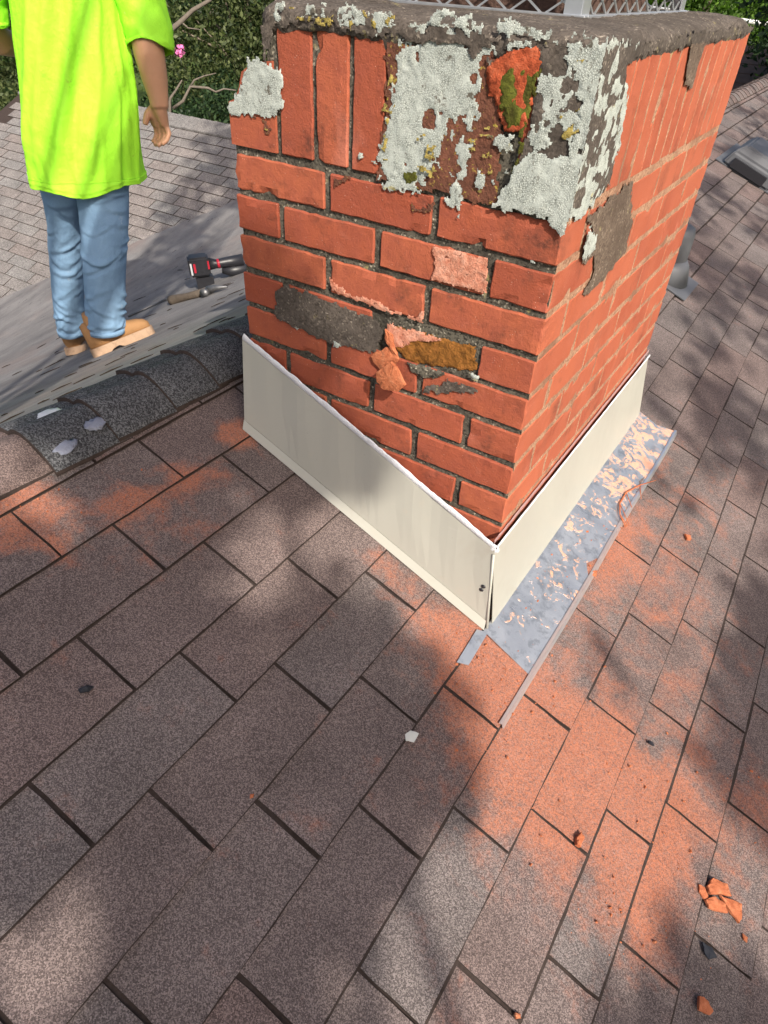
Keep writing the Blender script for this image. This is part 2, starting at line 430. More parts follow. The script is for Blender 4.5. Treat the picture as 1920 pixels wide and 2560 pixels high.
LINES = [-0.0871, 0.0284, 0.1494, 0.2696, 0.3864, 0.5038, 0.6218, 0.7395, 0.8465, 0.956, 1.0463, 1.153]
def line_x(c, y):
    if c < 0: x = LINES[0] + c * 0.118
    elif c < 12: x = LINES[c]
    else: x = LINES[11] + (c - 11) * 0.106
    if c > 2: x -= 0.016 * min(1.0, (c - 2) / 4.0) * min(max(y - 0.3, 0), 1.6)
    return x
TAB = 0.2745
ANCH = {1: -0.245, 2: -0.139, 3: -0.319, 4: -0.501, 5: -0.679, 6: -0.589, 7: -0.488, 8: -0.384, 9: -0.288, 10: -0.189, 11: -0.089}
def tab_anchor(c):
    if c in ANCH: return ANCH[c]
    if c < 1: return -0.245 + (c - 1) * 0.103
    return -0.089 + (c - 11) * 0.1

def tab_mesh(P, N, D, W, e, w, th=0.0062, seed=0, ny=8, nx=4, butt_shade=0.002, k0=0.0, k1=0.0):
    """tab lying in a plane: P = centre of its upper edge line, D downslope unit, W width unit, N normal; e exposure, w width"""
    r = random.Random(seed); vs = []; fs = []
    head = 0.016; butt_shade = butt_shade * r.uniform(0.6, 1.3)
    wob = [r.uniform(-0.0008, 0.0008) for _ in range(ny + 1)]
    curl = r.uniform(-0.0006, 0.0022); sk = r.uniform(-0.0004, 0.0004)
    avals = [-head, 0.0, butt_shade] + [butt_shade + (e - butt_shade) * i / (nx - 1) for i in range(1, nx)]
    nr_ = len(avals) - 1
    for i, a_ in enumerate(avals):
        tt = (a_ + head) / (e + head)
        for j in range(ny + 1):
            b_ = -w / 2 + w * j / ny
            da = wob[j] + sk * (j / ny - .5) * 2 if i == nr_ else (r.uniform(-.001, .001) if i == 2 else 0)
            f_ = max(0.0, a_) / e; da += b_ * (k0 * (1 - f_) + k1 * f_)      # follow the slight run of the course lines
            db = r.uniform(-0.0010, 0.0010) if j in (0, ny) else 0
            hh = 0.0010 + tt * th + (curl * tt * tt) + r.uniform(-0.0003, 0.0003)
            if i == 0: hh = 0.0006
            vs.append(P + D * (a_ + da) + W * (b_ + db) + N * hh)
    k = ny + 1; dark = []
    for i in range(nr_):
        for j in range(ny):
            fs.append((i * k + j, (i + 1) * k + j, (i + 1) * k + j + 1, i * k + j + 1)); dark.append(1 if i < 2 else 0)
    base = len(vs)
    edge = [i * k for i in range(nr_ + 1)] + [nr_ * k + j for j in range(1, ny + 1)] + [i * k + ny for i in range(nr_ - 1, -1, -1)]
    for q in edge:
        v = vs[q]; h = (v - P).dot(N); vs.append(v - N * (h - 0.0002))
    for q in range(len(edge) - 1):
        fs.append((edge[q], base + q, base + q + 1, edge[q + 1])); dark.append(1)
    return vs, fs, dark      # dark: black cut edges and the shadow line painted along the butt above

def set_tone(me, val):
    at = me.attributes.new('tone', 'FLOAT', 'POINT'); at.data.foreach_set('value', [val] * len(me.vertices))

def in_view(p, margin=1.12):
    q = M.inverted() @ Vector(p)
    if q.z > -0.05: return None
    f = 1651.34
    u = f * q.x / -q.z; v = f * q.y / -q.z
    return (abs(u) < 960 * margin + 60 and abs(v) < 1280 * margin + 60), -q.z

def lay_tabs(tabs, parent, mat, dusty, maxn=292):
    vis = []; rest = []
    for t_ in tabs:
        r = in_view(t_['c'])
        if r and r[0]: vis.append((t_['area'] / r[1] ** 2, t_))
        else: rest.append(t_)
    vis.sort(key=lambda q: -q[0])
    for _, t_ in vis[:maxn]:
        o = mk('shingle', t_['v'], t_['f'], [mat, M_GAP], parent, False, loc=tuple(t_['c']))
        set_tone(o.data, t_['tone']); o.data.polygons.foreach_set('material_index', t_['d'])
        if dusty:
            at_ = o.data.attributes.new('dust', 'FLOAT', 'POINT'); at_.data.foreach_set('value', [dust_at(v[0], v[1]) for v in t_['v']])
    rest = [q[1] for q in vis[maxn:]] + rest
    vs = []; fs = []; tn = []; mi = []
    for t_ in rest:
        mi += t_['d']
        b = len(vs); vs += t_['v']; fs += [tuple(i + b for i in f) for f in t_['f']]; tn += [t_['tone']] * len(t_['v'])
    if vs:
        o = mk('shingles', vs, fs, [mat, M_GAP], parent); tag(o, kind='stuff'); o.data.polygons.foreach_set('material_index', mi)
        at = o.data.attributes.new('tone', 'FLOAT', 'POINT'); at.data.foreach_set('value', tn)
    return len(vis)

tabs = []
CH = (0.03, 0.57, 0.03, 0.93)              # inside of the chimney footprint
for c in range(0, 24):
    k0 = tab_anchor(c)
    j0 = int((-2.4 - k0) / TAB) - 1; j1 = int((13.5 - k0) / TAB)
    for j in range(j0, j1):
        gap = rng.uniform(0.004, 0.0072)
        y0 = k0 + j * TAB + gap / 2; y1 = k0 + (j + 1) * TAB - gap / 2; yc = (y0 + y1) / 2
        xa = line_x(c - 1, yc); xb = line_x(c, yc)
        if xa > CH[0] and xb < CH[1] and y0 > CH[2] and y1 < CH[3]: continue
        P = Vector((xa, yc, zfront(xa)))
        e = (xb - xa) * math.hypot(1, SL)
        near = yc < 2.6
        vs, fs, dk = tab_mesh(P, NF, DF, Vector((0, 1, 0)), e, y1 - y0, seed=c * 977 + j * 31, ny=8 if near else 3, nx=5 if near else 3, butt_shade=0.0020 + 0.0055 * min(1, max(0, (xa - 0.45) / 0.6, (yc - 0.6) / 2.5)), k0=(line_x(c - 1, y1) - line_x(c - 1, y0)) / (y1 - y0) * 1.07, k1=(line_x(c, y1) - line_x(c, y0)) / (y1 - y0) * 1.07)
        tabs.append(dict(v=vs, f=fs, d=dk, c=P + DF * e / 2, area=e * (y1 - y0), tone=max(0, min(1.1, rng.gauss(0.6, 0.20)))))
nvis_front = lay_tabs(tabs, front, M_SH, True)

# ridge caps (black bent shingles over the ridge)
def cap_mesh(y0, y1, hw, lift, hb=0.055, th=0.005):
    vs = []; fs = []; nseg = 16
    prof = []
    for i in range(nseg + 1):
        s = -hb + (hb + hw) * i / nseg
        z = -(SL * s) if s > 0 else 0.60 * s
        z -= 0.022 * math.exp(-abs(s) / 0.022)                # rounded crest
        if s > 0: z += 0.016 * math.sin(math.pi * min(1, s / hw)) ** 0.8
        prof.append((RX + s, RZ + z + 0.024))
    ny = 4
    for j in range(ny + 1):
        t = j / ny; y = y0 + (y1 - y0) * t
        for i, (x, z) in enumerate(prof):
            sag = 0.003 * math.sin(i * 1.7 + y * 37)
            vs.append((x + 0.001 * math.sin(y * 60 + i), y, z + lift * (1 - t) + sag * 0.15 - 0.012 * (i / nseg) ** 2))
    k = nseg + 1
    for j in range(ny):
        for i in range(nseg): fs.append((j * k + i, j * k + i + 1, (j + 1) * k + i + 1, (j + 1) * k + i))
    b = len(vs)
    for i in range(k): v = vs[i]; vs.append((v[0], v[1], v[2] - th - lift * 0.8))
    dark0 = len(fs)
    for i in range(nseg): fs.append((i, b + i, b + i + 1, i + 1))
    b = len(vs)
    for j in range(ny + 1):
        v = vs[j * k + nseg]; vs.append((v[0], v[1], v[2] - th - 0.004))
    for j in range(ny): fs.append((j * k + nseg, b + j, b + j + 1, (j + 1) * k + nseg))
    return vs, fs, dark0
capy = [-0.420, -0.282, -0.136, -0.012, 0.13, 0.27]
seq = [(-0.424 - 0.142 * k, -0.424 - 0.142 * (k - 1), 'old') for k in range(8, 0, -1)] + [(capy[i], capy[i + 1], 'new') for i in range(5)] + [(0.27 + 0.142 * k, 0.27 + 0.142 * (k + 1), 'old') for k in range(0, 88)]
for (y0, y1, kind) in seq:
    vs, fs, dk0 = cap_mesh(y0, y1 + 0.03, 0.124 if kind == 'new' else 0.108, 0.011 if kind == 'new' else 0.007)
    o = mk('ridge_cap_shingle', vs, fs, [M_CAP if kind == 'new' else M_SH, M_GAP], front, True, loc=(RX, (y0 + y1) / 2, RZ))
    o.data.polygons.foreach_set('material_index', [0 if i < dk0 else 1 for i in range(len(fs))])
    set_tone(o.data, rng.uniform(0.1, 0.9) if kind == 'old' else rng.uniform(0, 0.5))
# back slope with weathered dusty surface
vs = []; fs = []; ys = np.linspace(-4.0, 3.9, 80); nx = 46
for y in ys:
    for i in range(nx + 1):
        t = i / nx; t = t ** 1.4
        x = RX + (valley_x(y) - 0.02 - RX) * t
        step = 0.0
        z = zback(x, y)
        z += 0.008 * (sfbm(x * 2.2, y * 2.2, 0.3, 5) - 0.5) * min(1, t * 12)
        vs.append((x, y, z))
for j in range(len(ys) - 1):
    for i in range(nx):
        a_ = j * (nx + 1) + i; fs.append((a_, a_ + 1, a_ + nx + 2, a_ + nx + 1))
back = mk('back_roof_slope', vs, fs, M_BACK, None, True); tag(back, kind='structure')

# cross gable slope with its own shingles
GX0, GX1, GYR = -6.72, -1.2, 3.93
gab = slab('gable_roof_slope', [(GX0, -3.0, zgable(-3.0)), (GX1, -3.0, zgable(-3.0)), (GX1, GYR, zgable(GYR)), (GX0, GYR, zgable(GYR))][::1], 0.08, M_GAP)
tag(gab, kind='structure')
gab2 = slab('gable_far_slope', [(GX0, GYR + .002, zgable(GYR)), (GX1, GYR + .002, zgable(GYR)), (GX1, 8.0, zgable(GYR) - 2.0), (GX0, 8.0, zgable(GYR) - 2.0)], 0.08, M_SH2)
tag(gab2, kind='structure')
tabs = []
DG = Vector((0, -1, -GS)).normalized()
GE = 0.0945; GT = 0.293
for c in range(0, 58):
    yu = 3.800 - GE * c + GE * 0; yu_up = yu
    k0 = -4.393 + 0.0985 * c
    # tabs whose top-edge cutout positions start at k0 on the line y = yu
    for j in range(-60, 60):
        x0 = k0 + j * GT + 0.004; x1 = x0 + GT - 0.008; xc = (x0 + x1) / 2
        if x0 < GX0 + 0.02 or x1 > -2.2: continue
        ym = yu - GE / 2
        if ym < 3.29 and xc > valley_x(ym) + 0.45: continue
        if ym < -1.5: continue
        P = Vector((xc, yu, zgable(yu))); e = GE * math.hypot(1, GS)
        vs, fs, dk = tab_mesh(P, NG, DG, Vector((1, 0, 0)), e, x1 - x0, seed=c * 131 + j * 7 + 5, ny=3, nx=3)
        tabs.append(dict(v=vs, f=fs, d=dk, c=P + DG * e / 2, area=e * (x1 - x0), tone=max(0, min(1, rng.gauss(0.4, 0.3)))))
nvis_gable = lay_tabs(tabs, gab, M_SH2, False)
# pale ridge cap strip of the gable
for k in range(0, 30):
    x0 = -6.72 + k * 0.15; hw = 0.13
    vs = []; 
    for x in (x0, x0 + 0.16):
        for (dy, dz) in ((-hw, -hw * GS + 0.016), (-0.03, -0.002 + 0.012), (0.0, 0.022), (0.03, 0.010), (hw, -hw * GS + 0.016)):
            vs.append((x, GYR + dy, zgable(GYR) + dz + (0.006 if x == x0 else 0.0)))
    fs = [(i, i + 5, i + 6, i + 1) for i in range(4)]
    b = len(vs)
    for i in range(5): vs.append((vs[i][0], vs[i][1], vs[i][2] - 0.012))
    for q in (0, 5): vs.append((vs[q][0], vs[q][1], vs[q][2] - 0.014))
    fs += [(i, b + i, b + i + 1, i + 1) for i in range(4)] + [(0, b + 5, b + 6, 5)]
    o = mk('ridge_cap_shingle', vs, fs, M_SH2, gab, False, loc=(x0 + .075, GYR, zgable(GYR)))
    set_tone(o.data, rng.uniform(0.0, 0.3))

# house body below the roofs, ground
M_WALL = plain('house_siding', (0.42, 0.40, 0.36), 0.8, 0.3, 0, 0.1, 6)
bm = bmesh.new(); box(bm, (-1.4, -2.6, -4.0), (3.0, 14.4, -1.95)); o = bm_obj('house_wall', bm, M_WALL); tag(o, kind='structure')
bm = bmesh.new(); box(bm, (-6.3, 1.4, -4.0), (-1.45, 7.2, -2.75)); o = bm_obj('house_wall', bm, M_WALL); tag(o, kind='structure')
def lawn_mat():
    t = NT('lawn'); n = t.noise(0.35, 4, 0.65); g = t.noise(30, 4, 0.7)
    c = t.mix(n, (0.035, 0.06, 0.014), (0.10, 0.17, 0.03)); c = t.mix(t.mr(g, 0.35, 0.7, 0, 0.6), c, (0.05, 0.045, 0.02))
    t.bump(g, 0.05, 0.6); return t.out(c, 0.95, 0.1)
vs = [(-400, -400, -3.9), (400, -400, -3.9), (400, 400, -3.9), (-400, 400, -3.9)]
gnd = mk('ground', vs, [(0, 1, 2, 3)], lawn_mat()); tag(gnd, kind='structure')

# ------------------------------------------------------------------ chimney
W, D, CH_ = 0.60, 0.965, 0.0677
chim = empty('chimney', (0.3, 0.4825, -0.62))
tag(chim, 'weathered red brick chimney with soldier course, lichen and broken upper corner', 'chimney')

def prism(name, prof, y0, y1, mats, parent, facemat=None):
    n = len(prof)
    vs = [(x, y0, z) for x, z in prof] + [(x, y1, z) for x, z in prof]
    fs = [list(range(n)), list(range(2 * n - 1, n - 1, -1))] + [[i, i + n, (i + 1) % n + n, (i + 1) % n] for i in range(n)]
    o = mk(name, vs, fs, mats, parent)
    if facemat:
        for k, p in enumerate(o.data.polygons):
            if k in facemat: p.material_index = facemat[k]
    return o
REC = 0.0048
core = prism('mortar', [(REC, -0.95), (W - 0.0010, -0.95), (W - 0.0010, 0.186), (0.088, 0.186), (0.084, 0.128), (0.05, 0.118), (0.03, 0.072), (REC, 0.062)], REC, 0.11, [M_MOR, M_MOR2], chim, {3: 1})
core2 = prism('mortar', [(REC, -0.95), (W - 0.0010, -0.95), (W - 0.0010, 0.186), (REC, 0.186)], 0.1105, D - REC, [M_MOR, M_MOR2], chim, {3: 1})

brick_cache = {}
def brick(lo, hi, name='brick', mat=None, inset=0.0, seed=None):
    """one brick as a chamfered block with slightly uneven edges"""
    r = random.Random(seed if seed is not None else int(lo[0] * 7919 + lo[1] * 104729 + lo[2] * 1299709))
    bm = bmesh.new(); box(bm, lo, hi)
    dims = [hi[i] - lo[i] for i in range(3)]
    ax = dims.index(max(dims))
    es = [e for e in bm.edges if abs((e.verts[0].co - e.verts[1].co)[ax]) > dims[ax] * 0.5]
    bmesh.ops.subdivide_edges(bm, edges=es, cuts=max(3, int(dims[ax] / 0.014)), use_grid_fill=True)
    sh_ = [e for e in bm.edges if (e.verts[0].co - e.verts[1].co).length > 0.03]
    bmesh.ops.subdivide_edges(bm, edges=sh_, cuts=3, use_grid_fill=True)
    sharp = [e for e in bm.edges if len(e.link_faces) == 2 and e.calc_face_angle(0) > 0.5]
    bmesh.ops.bevel(bm, geom=sharp, offset=0.0020, segments=1, affect='EDGES')
    off = Vector((r.uniform(-.0003, .0003), r.uniform(-.0007, .0007), r.uniform(-.0010, .0010)))
    c = Vector([(a_ + b_) / 2 for a_, b_ in zip(lo, hi)]); hd = [d_ / 2 for d_ in dims]
    P_ = np.array([v.co[:] for v in bm.verts]); n1 = fbm(P_ * 70, 1, 3) - .5; n2 = fbm(P_ * 70 + 31, 2, 3) - .5; ch = fbm(P_ * 38 + 11, 3, 3)
    for v, a1, a2, k3 in zip(bm.verts, n1, n2, ch):
        rel = [abs(v.co[q] - c[q]) / hd[q] for q in range(3)]
        edgeness = sum(1 for q in rel if q > 0.9)
        d3 = Vector((a1, a2, (a1 - a2))) * (0.0034 if edgeness >= 2 else 0.0010)
        if edgeness >= 2 and k3 > 0.63: d3 += (c - v.co).normalized() * (k3 - 0.63) * 0.03        # chipped arrises
        v.co += off + d3
    bmesh.ops.recalc_face_normals(bm, faces=bm.faces)
    for i, v in enumerate(bm.verts): v.index = i
    vs = [tuple(v.co) for v in bm.verts]; fs = [[v.index for v in f.verts] for f in bm.faces]; bm.free()
    return mk(name, vs, fs, mat or M_BR, chim, False, loc=tuple(c))

J = 0.0062
TD = 0.092
PR = D / 5
for c in range(1, 11):
    z1 = -CH_ * (c - 1) - J + 0.0005; z0 = -CH_ * c + J - 0.0005
    if c % 2:
        segs = [(0, .2), (.2, .4), (.4, W)]
        for (a_, b_) in segs:
            a2 = a_ + (J if a_ > 0 else 0); b2 = b_ - (J if b_ < W else 0)
            sh = 0.0
            brick((a2, sh, z0), (b2, TD, z1)); brick((a2, D - TD, z0), (b2, D, z1))
        ys_ = [0.0985, .2895, .4825, .6755, 0.8665]
        for a_, b_ in zip(ys_[:-1], ys_[1:]):
            brick((W - TD, a_ + J * .7, z0), (W, b_ - J * .7, z1)); brick((0, a_ + J * .7, z0), (TD, b_ - J * .7, z1))
    else:
        for (a_, b_) in ((.1, .3), (.3, .5)):
            rec = 0.0075 if (c == 4 and a_ == .3) else 0.0
            nm = 'brick'
            brick((a_ + J, rec, z0), (b_ - J, TD, z1), nm, M_OCHRE if rec else None)
            brick((a_ + J, D - TD, z0), (b_ - J, D, z1))
        for k in range(5):
            a_ = k * PR; b_ = a_ + PR
            a2 = a_ + (J * .7 if k else 0); b2 = b_ - (J * .7 if k < 4 else 0)
            brick((W - .1 + J, a2, z0), (W, b2, z1)); brick((0, a2, z0), (.1 - J, b2, z1))
# soldier course
zs0, zs1 = 0.0062, 0.184
for (a_, b_) in ((.1085, .1725), (.181, .2395), (.248, .3025), (.312, .3705), (.379, .4385), (.447, .5065), (.515, W)):
    sp = a_ == .447
    brick((a_, 0.0075 if sp else 0, zs0), (b_, TD, zs1), 'brick', M_SPALL if sp else None)
for (a_, b_) in ((0, .06), (.067, .127), (.134, .194), (.201, .261), (.268, .328), (.335, .395), (.402, .462), (.469, .529), (.536, W)):
    brick((a_, D - TD, zs0), (b_, D, zs1))
n_s = 13; p_s = (D - 2 * 0.096) / n_s + 0.0
for k in range(n_s):
    a_ = 0.096 + k * p_s + 0.0036; b_ = 0.096 + (k + 1) * p_s - 0.0036
    brick((W - TD, a_, zs0), (W, b_, zs1))
    if a_ > 0.115: brick((0, a_, zs0), (TD, b_, zs1))
# broken corner soldier
prof = [(0.0, 0.0065), (0.0985, 0.0065), (0.0985, 0.05), (0.097, 0.1), (0.0975, 0.132), (0.07, 0.128), (0.052, 0.122), (0.034, 0.112), (0.026, 0.09), (0.016, 0.074), (0.001, 0.068)]
prism('broken_brick', prof, 0.0, 0.092, [M_BR], chim)

# crown of dark cement
per = []
def seg(a_, b_, n):
    for i in range(n): per.append((a_[0] + (b_[0] - a_[0]) * i / n, a_[1] + (b_[1] - a_[1]) * i / n))
R_ = 0.022
seg((0.088, 0.0), (W - R_, 0.0), 46)
for i in range(6):
    t = i / 6 * math.pi / 2; per.append((W - R_ + R_ * math.sin(t), R_ - R_ * math.cos(t)))
seg((W, R_), (W, D - .06), 60)
for i in range(6):
    t = i / 6 * math.pi / 2; per.append((W - .06 + .06 * math.cos(t), D - .06 + .06 * math.sin(t)))
seg((W - .06, D), (0, D), 24); seg((0, D), (0, .11), 30); seg((0, .11), (.088, .11), 5); seg((.088, .11), (.088, .0), 5)
cx, cy = 0.32, 0.48
rings = [(0.0012, 0.170), (-0.0022, 0.176), (-0.0028, 0.186), (0.001, 0.194), (0.010, 0.2005), (0.03, 0.2045), (0.07, 0.2065), (0.12, 0.208)]
vs = []; npz = len(per)
for ri, (ins, z) in enumerate(rings):
    for (x, y) in per:
        dx, dy = x - cx, y - cy
        sx = 1 - ins / 0.29; sy = 1 - ins / 0.48
        nz = .6 * (sfbm(x * 30, y * 30, ri * 3.1, 3) - .5) + .8 * (sfbm(x * 90, y * 90, ri * 5.1, 8) - .5)
        low = (0.026 * (sfbm(x * 18, y * 18, 1.7, 9) - .5)) if ri == 0 else 0
        vs.append((cx + dx * sx + nz * 0.004, cy + dy * sy + nz * 0.004, z + nz * 0.012 + low))
fs = []
for ri in range(len(rings) - 1):
    for k in range(npz):
        a_ = ri * npz + k; b_ = ri * npz + (k + 1) % npz
        fs.append((a_, b_, b_ + npz, a_ + npz))
fs.append([(len(rings) - 1) * npz + k for k in range(npz)])
crown = mk('crown', vs, fs, M_DARK, chim, True)

# ---- crusts: lichen, cement smears, spalled faces: thin uneven sheets that sit on the brick faces
def sdist(poly, X, Y):
    """signed distance (positive inside) to polygon"""
    P = np.stack([X, Y], -1); best = np.full(X.shape, 1e9); inside = np.zeros(X.shape, bool); n = len(poly)
    for i in range(n):
        a_ = np.array(poly[i]); b_ = np.array(poly[(i + 1) % n]); e = b_ - a_; w = P - a_
        t = np.clip((w @ e) / max(e @ e, 1e-12), 0, 1)
        d = np.hypot(*(np.moveaxis(w - t[..., None] * e, -1, 0))); best = np.minimum(best, d)
        cond = ((a_[1] > Y) != (b_[1] > Y)) & (X < (b_[0] - a_[0]) * (Y - a_[1]) / (b_[1] - a_[1] + 1e-15) + a_[0])
        inside ^= cond
    return np.where(inside, best, -best)

def crust(name, face, poly, mat, thick=0.003, edge=0.006, nscale=120, res=0.0019, seed=1, base=0.0018, hole=0.0, hscale=60, lump=90, parent=None, xlim=None):
    """face 'L': plane y=0 (coords x,z); 'R': plane x=W (coords y,z)"""
    a0 = min(p[0] for p in poly) - edge; a1 = max(p[0] for p in poly) + edge
    b0 = min(p[1] for p in poly) - edge; b1 = max(p[1] for p in poly) + edge
    if face == 'L': a1 = min(a1, W + 0.0055)
    if face == 'R': a0 = max(a0, -0.0055)
    na = max(3, int((a1 - a0) / res)); nb = max(3, int((b1 - b0) / res))
    A, B = np.meshgrid(np.linspace(a0, a1, na), np.linspace(b0, b1, nb), indexing='ij')
    q = np.stack([A, B, np.full_like(A, seed * 1.37)], -1)
    sd = sdist(poly, A, B) + edge * 2.2 * (fbm(q * nscale, seed, 4) - 0.5)
    if hole > 0:
        hn = fbm(q * hscale, seed + 20, 4); sd = np.minimum(sd, (hn - hole) * 0.05)
    keep = sd > 0
    ht = base + thick * np.clip(sd / 0.004, 0, 1) ** 0.6 * (0.2 + 1.2 * fbm(q * lump, seed + 5, 3)) 
    jit = (np.random.RandomState(seed).rand(*A.shape, 2) - .5) * res * 0.8
    idx = -np.ones(A.shape, int); vs = []; fs = []
    cells = keep[:-1, :-1] & keep[1:, :-1] & keep[1:, 1:] & keep[:-1, 1:]
    for i, j in zip(*np.nonzero(cells)):
        f_ = []
        for (ii, jj) in ((i, j), (i + 1, j), (i + 1, j + 1), (i, j + 1)):
            if idx[ii, jj] < 0:
                idx[ii, jj] = len(vs)
                a_, b_, h_ = A[ii, jj] + jit[ii, jj, 0], B[ii, jj] + jit[ii, jj, 1], ht[ii, jj]
                vs.append((a_, -h_, b_) if face == 'L' else (W + h_, a_, b_))
            f_.append(idx[ii, jj])
        fs.append(f_)
    if not fs: return None
    # split into connected pieces; crumbs too small to pick apart stay joined
    par = list(range(len(vs)))
    def find(a_):
        while par[a_] != a_: par[a_] = par[par[a_]]; a_ = par[a_]
        return a_
    for f_ in fs:
        r0 = find(f_[0])
        for q in f_[1:]: par[find(q)] = r0
    comp = {}
    for f_ in fs: comp.setdefault(find(f_[0]), []).append(f_)
    big = [c_ for c_ in comp.values() if len(c_) >= 60]; small = [f_ for c_ in comp.values() if 4 <= len(c_) < 60 for f_ in c_]
    def emit(nm, fl):
        used = {}; v2 = []; f2 = []
        for f_ in fl:
            f2.append([used.setdefault(q, len(used)) for q in f_])
        v2 = [None] * len(used)
        for q, k in used.items(): v2[k] = vs[q]
        return mk(nm, v2, f2, mat, parent or chim, True)
    for c_ in big: emit(name, c_)
    if small: tag(emit(name.replace('_patch', '_specks'), small), kind='stuff')

LI = 'lichen_patch'
# pale lichen on the left face
crust(LI, 'L', [(0.0009, 0.0634), (0.0282, 0.087), (0.0517, 0.1314), (0.0749, 0.137), (0.1057, 0.1262), (0.1221, 0.1151), (0.1165, 0.0754), (0.1035, 0.052), (0.0675, 0.0586), (0.0281, 0.0509), (0.0017, 0.0505)], M_LI, .0018, 0.010, 135, seed=2, lump=75)
crust(LI, 'L', [(0.3232, 0.1851), (0.3587, 0.2003), (0.3945, 0.197), (0.4248, 0.1857), (0.4611, 0.1865), (0.4657, 0.1755), (0.4518, 0.1651), (0.4512, 0.1437), (0.4489, 0.1214), (0.4612, 0.107), (0.4549, 0.0829), (0.4445, 0.0498), (0.4573, 0.0392), (0.4503, 0.0098), (0.4351, -0.021), (0.417, -0.0096), (0.405, 0.0072), (0.4077, 0.0287), (0.3944, 0.0421), (0.3937, 0.0186), (0.3724, -0.005), (0.3377, -0.0088), (0.2936, 0.0048), (0.2871, 0.0192), (0.3052, 0.0549), (0.31, 0.0909), (0.3175, 0.13), (0.3217, 0.1623)], M_LI, .0018, 0.011, 127, seed=3, hole=.35, hscale=34, lump=75)
crust(LI, 'L', [(0.2977, -0.0045), (0.3257, 0.0101), (0.3577, 0.0045), (0.3856, -0.0005), (0.3725, -0.0066), (0.3412, -0.0082), (0.309, -0.0116)], M_LI, .0018, 0.0084, 180, seed=4, lump=75)
crust(LI, 'L', [(0.5155, 0.0582), (0.535, 0.0754), (0.5693, 0.0712), (0.5891, 0.0787), (0.6126, 0.08), (0.6359, 0.0609), (0.6317, 0.0368), (0.621, 0.0153), (0.606, -0.0027), (0.598, -0.0172), (0.5788, -0.0091), (0.5742, -0.0012), (0.5446, -0.0002), (0.5151, -0.0037), (0.4928, 0.0006), (0.4998, 0.0133), (0.5109, 0.0355)], M_LI, .0018, 0.008, 135, seed=5, lump=75, base=.0055)
crust(LI, 'L', [(0.48, 0.0792), (0.4868, 0.0872), (0.5092, 0.0912), (0.5105, 0.0751), (0.4975, 0.0665), (0.4836, 0.0721)], M_LI, .0018, 0.0070, 195, seed=6, lump=75, base=.0048)
crust(LI, 'L', [(0.463, 0.0427), (0.4777, 0.0425), (0.478, 0.0223), (0.4694, 0.0095), (0.4612, 0.022)], M_LI, .0018, 0.0070, 195, seed=7, lump=75, base=.0048)
crust(LI, 'L', [(0.5475, 0.1778), (0.5677, 0.1881), (0.6107, 0.1984), (0.6166, 0.1685), (0.618, 0.1366), (0.6159, 0.1069), (0.6132, 0.0778), (0.5871, 0.0762), (0.5803, 0.0932), (0.5929, 0.1168), (0.5818, 0.1407), (0.5705, 0.1559), (0.5647, 0.1694)], M_LI, .0018, 0.0182, 105, seed=8, hole=.27, hscale=34, lump=75, base=.0055)
crust(LI, 'L', [(0.465, 0.1795), (0.4901, 0.1908), (0.5215, 0.1913), (0.5351, 0.1877), (0.5127, 0.1835), (0.4815, 0.1793), (0.4666, 0.1706)], M_LI, .0018, 0.0112, 165, seed=9, lump=75, base=.0048)
crust(LI, 'L', [(0.2317, 0.1863), (0.2616, 0.1971), (0.2967, 0.2046), (0.3252, 0.1993), (0.3137, 0.1857), (0.2884, 0.1808), (0.2685, 0.1881), (0.2453, 0.182)], M_LI, .0018, 0.0140, 135, seed=10, hole=.40, base=.0045, lump=75)
crust(LI, 'L', [(0.1332, 0.1978), (0.1836, 0.2053), (0.2449, 0.2038), (0.2969, 0.2016), (0.2586, 0.1882), (0.1903, 0.1902), (0.1473, 0.1896)], M_LI, .0018, 0.0168, 135, seed=11, hole=.50, base=.0045, lump=75)
crust(LI, 'L', [(0.4001, 0.1982), (0.4326, 0.2085), (0.5081, 0.2059), (0.5104, 0.1944), (0.4631, 0.1907), (0.4183, 0.1914)], M_LI, .0018, 0.0168, 120, seed=12, hole=.55, base=.0045, lump=75)
crust(LI, 'L', [(0.5239, 0.1676), (0.5697, 0.1797), (0.5954, 0.1171), (0.5938, 0.0817), (0.54, 0.0784), (0.5281, 0.1086)], M_LI, .002, .016, 120, seed=15, hole=.49, hscale=60, lump=75, base=.0048)
crust(LI, 'L', [(0.1113, 0.2033), (0.3212, 0.2115), (0.4923, 0.2067), (0.5925, 0.2045), (0.5955, 0.1935), (0.5366, 0.1925), (0.4409, 0.1911), (0.3226, 0.1928), (0.2317, 0.1908), (0.11, 0.1847)], M_LI, .002, .012, 110, seed=16, hole=.54, hscale=55, lump=75, base=.0046)
# right face, wrapped round the corner
crust(LI, 'R', [(-0.0408, 0.1946), (0.0732, 0.1959), (0.145, 0.1875), (0.1154, 0.1769), (0.1285, 0.1501), (0.1499, 0.1114), (0.1587, 0.071), (0.1525, 0.0355), (0.1258, 0.0133), (0.0674, -0.0103), (-0.0182, 0.0051), (-0.0292, 0.0688), (-0.0276, 0.1289)], M_LI, .0018, 0.0168, 112, seed=13, hole=.30, hscale=32, lump=75)
crust(LI, 'R', [(0.0956, -0.0273), (0.1498, -0.0538), (0.1576, -0.0768), (0.116, -0.0815), (0.0903, -0.069), (0.0919, -0.0462)], M_LI, .0018, 0.0084, 180, seed=14, base=.005, lump=75)
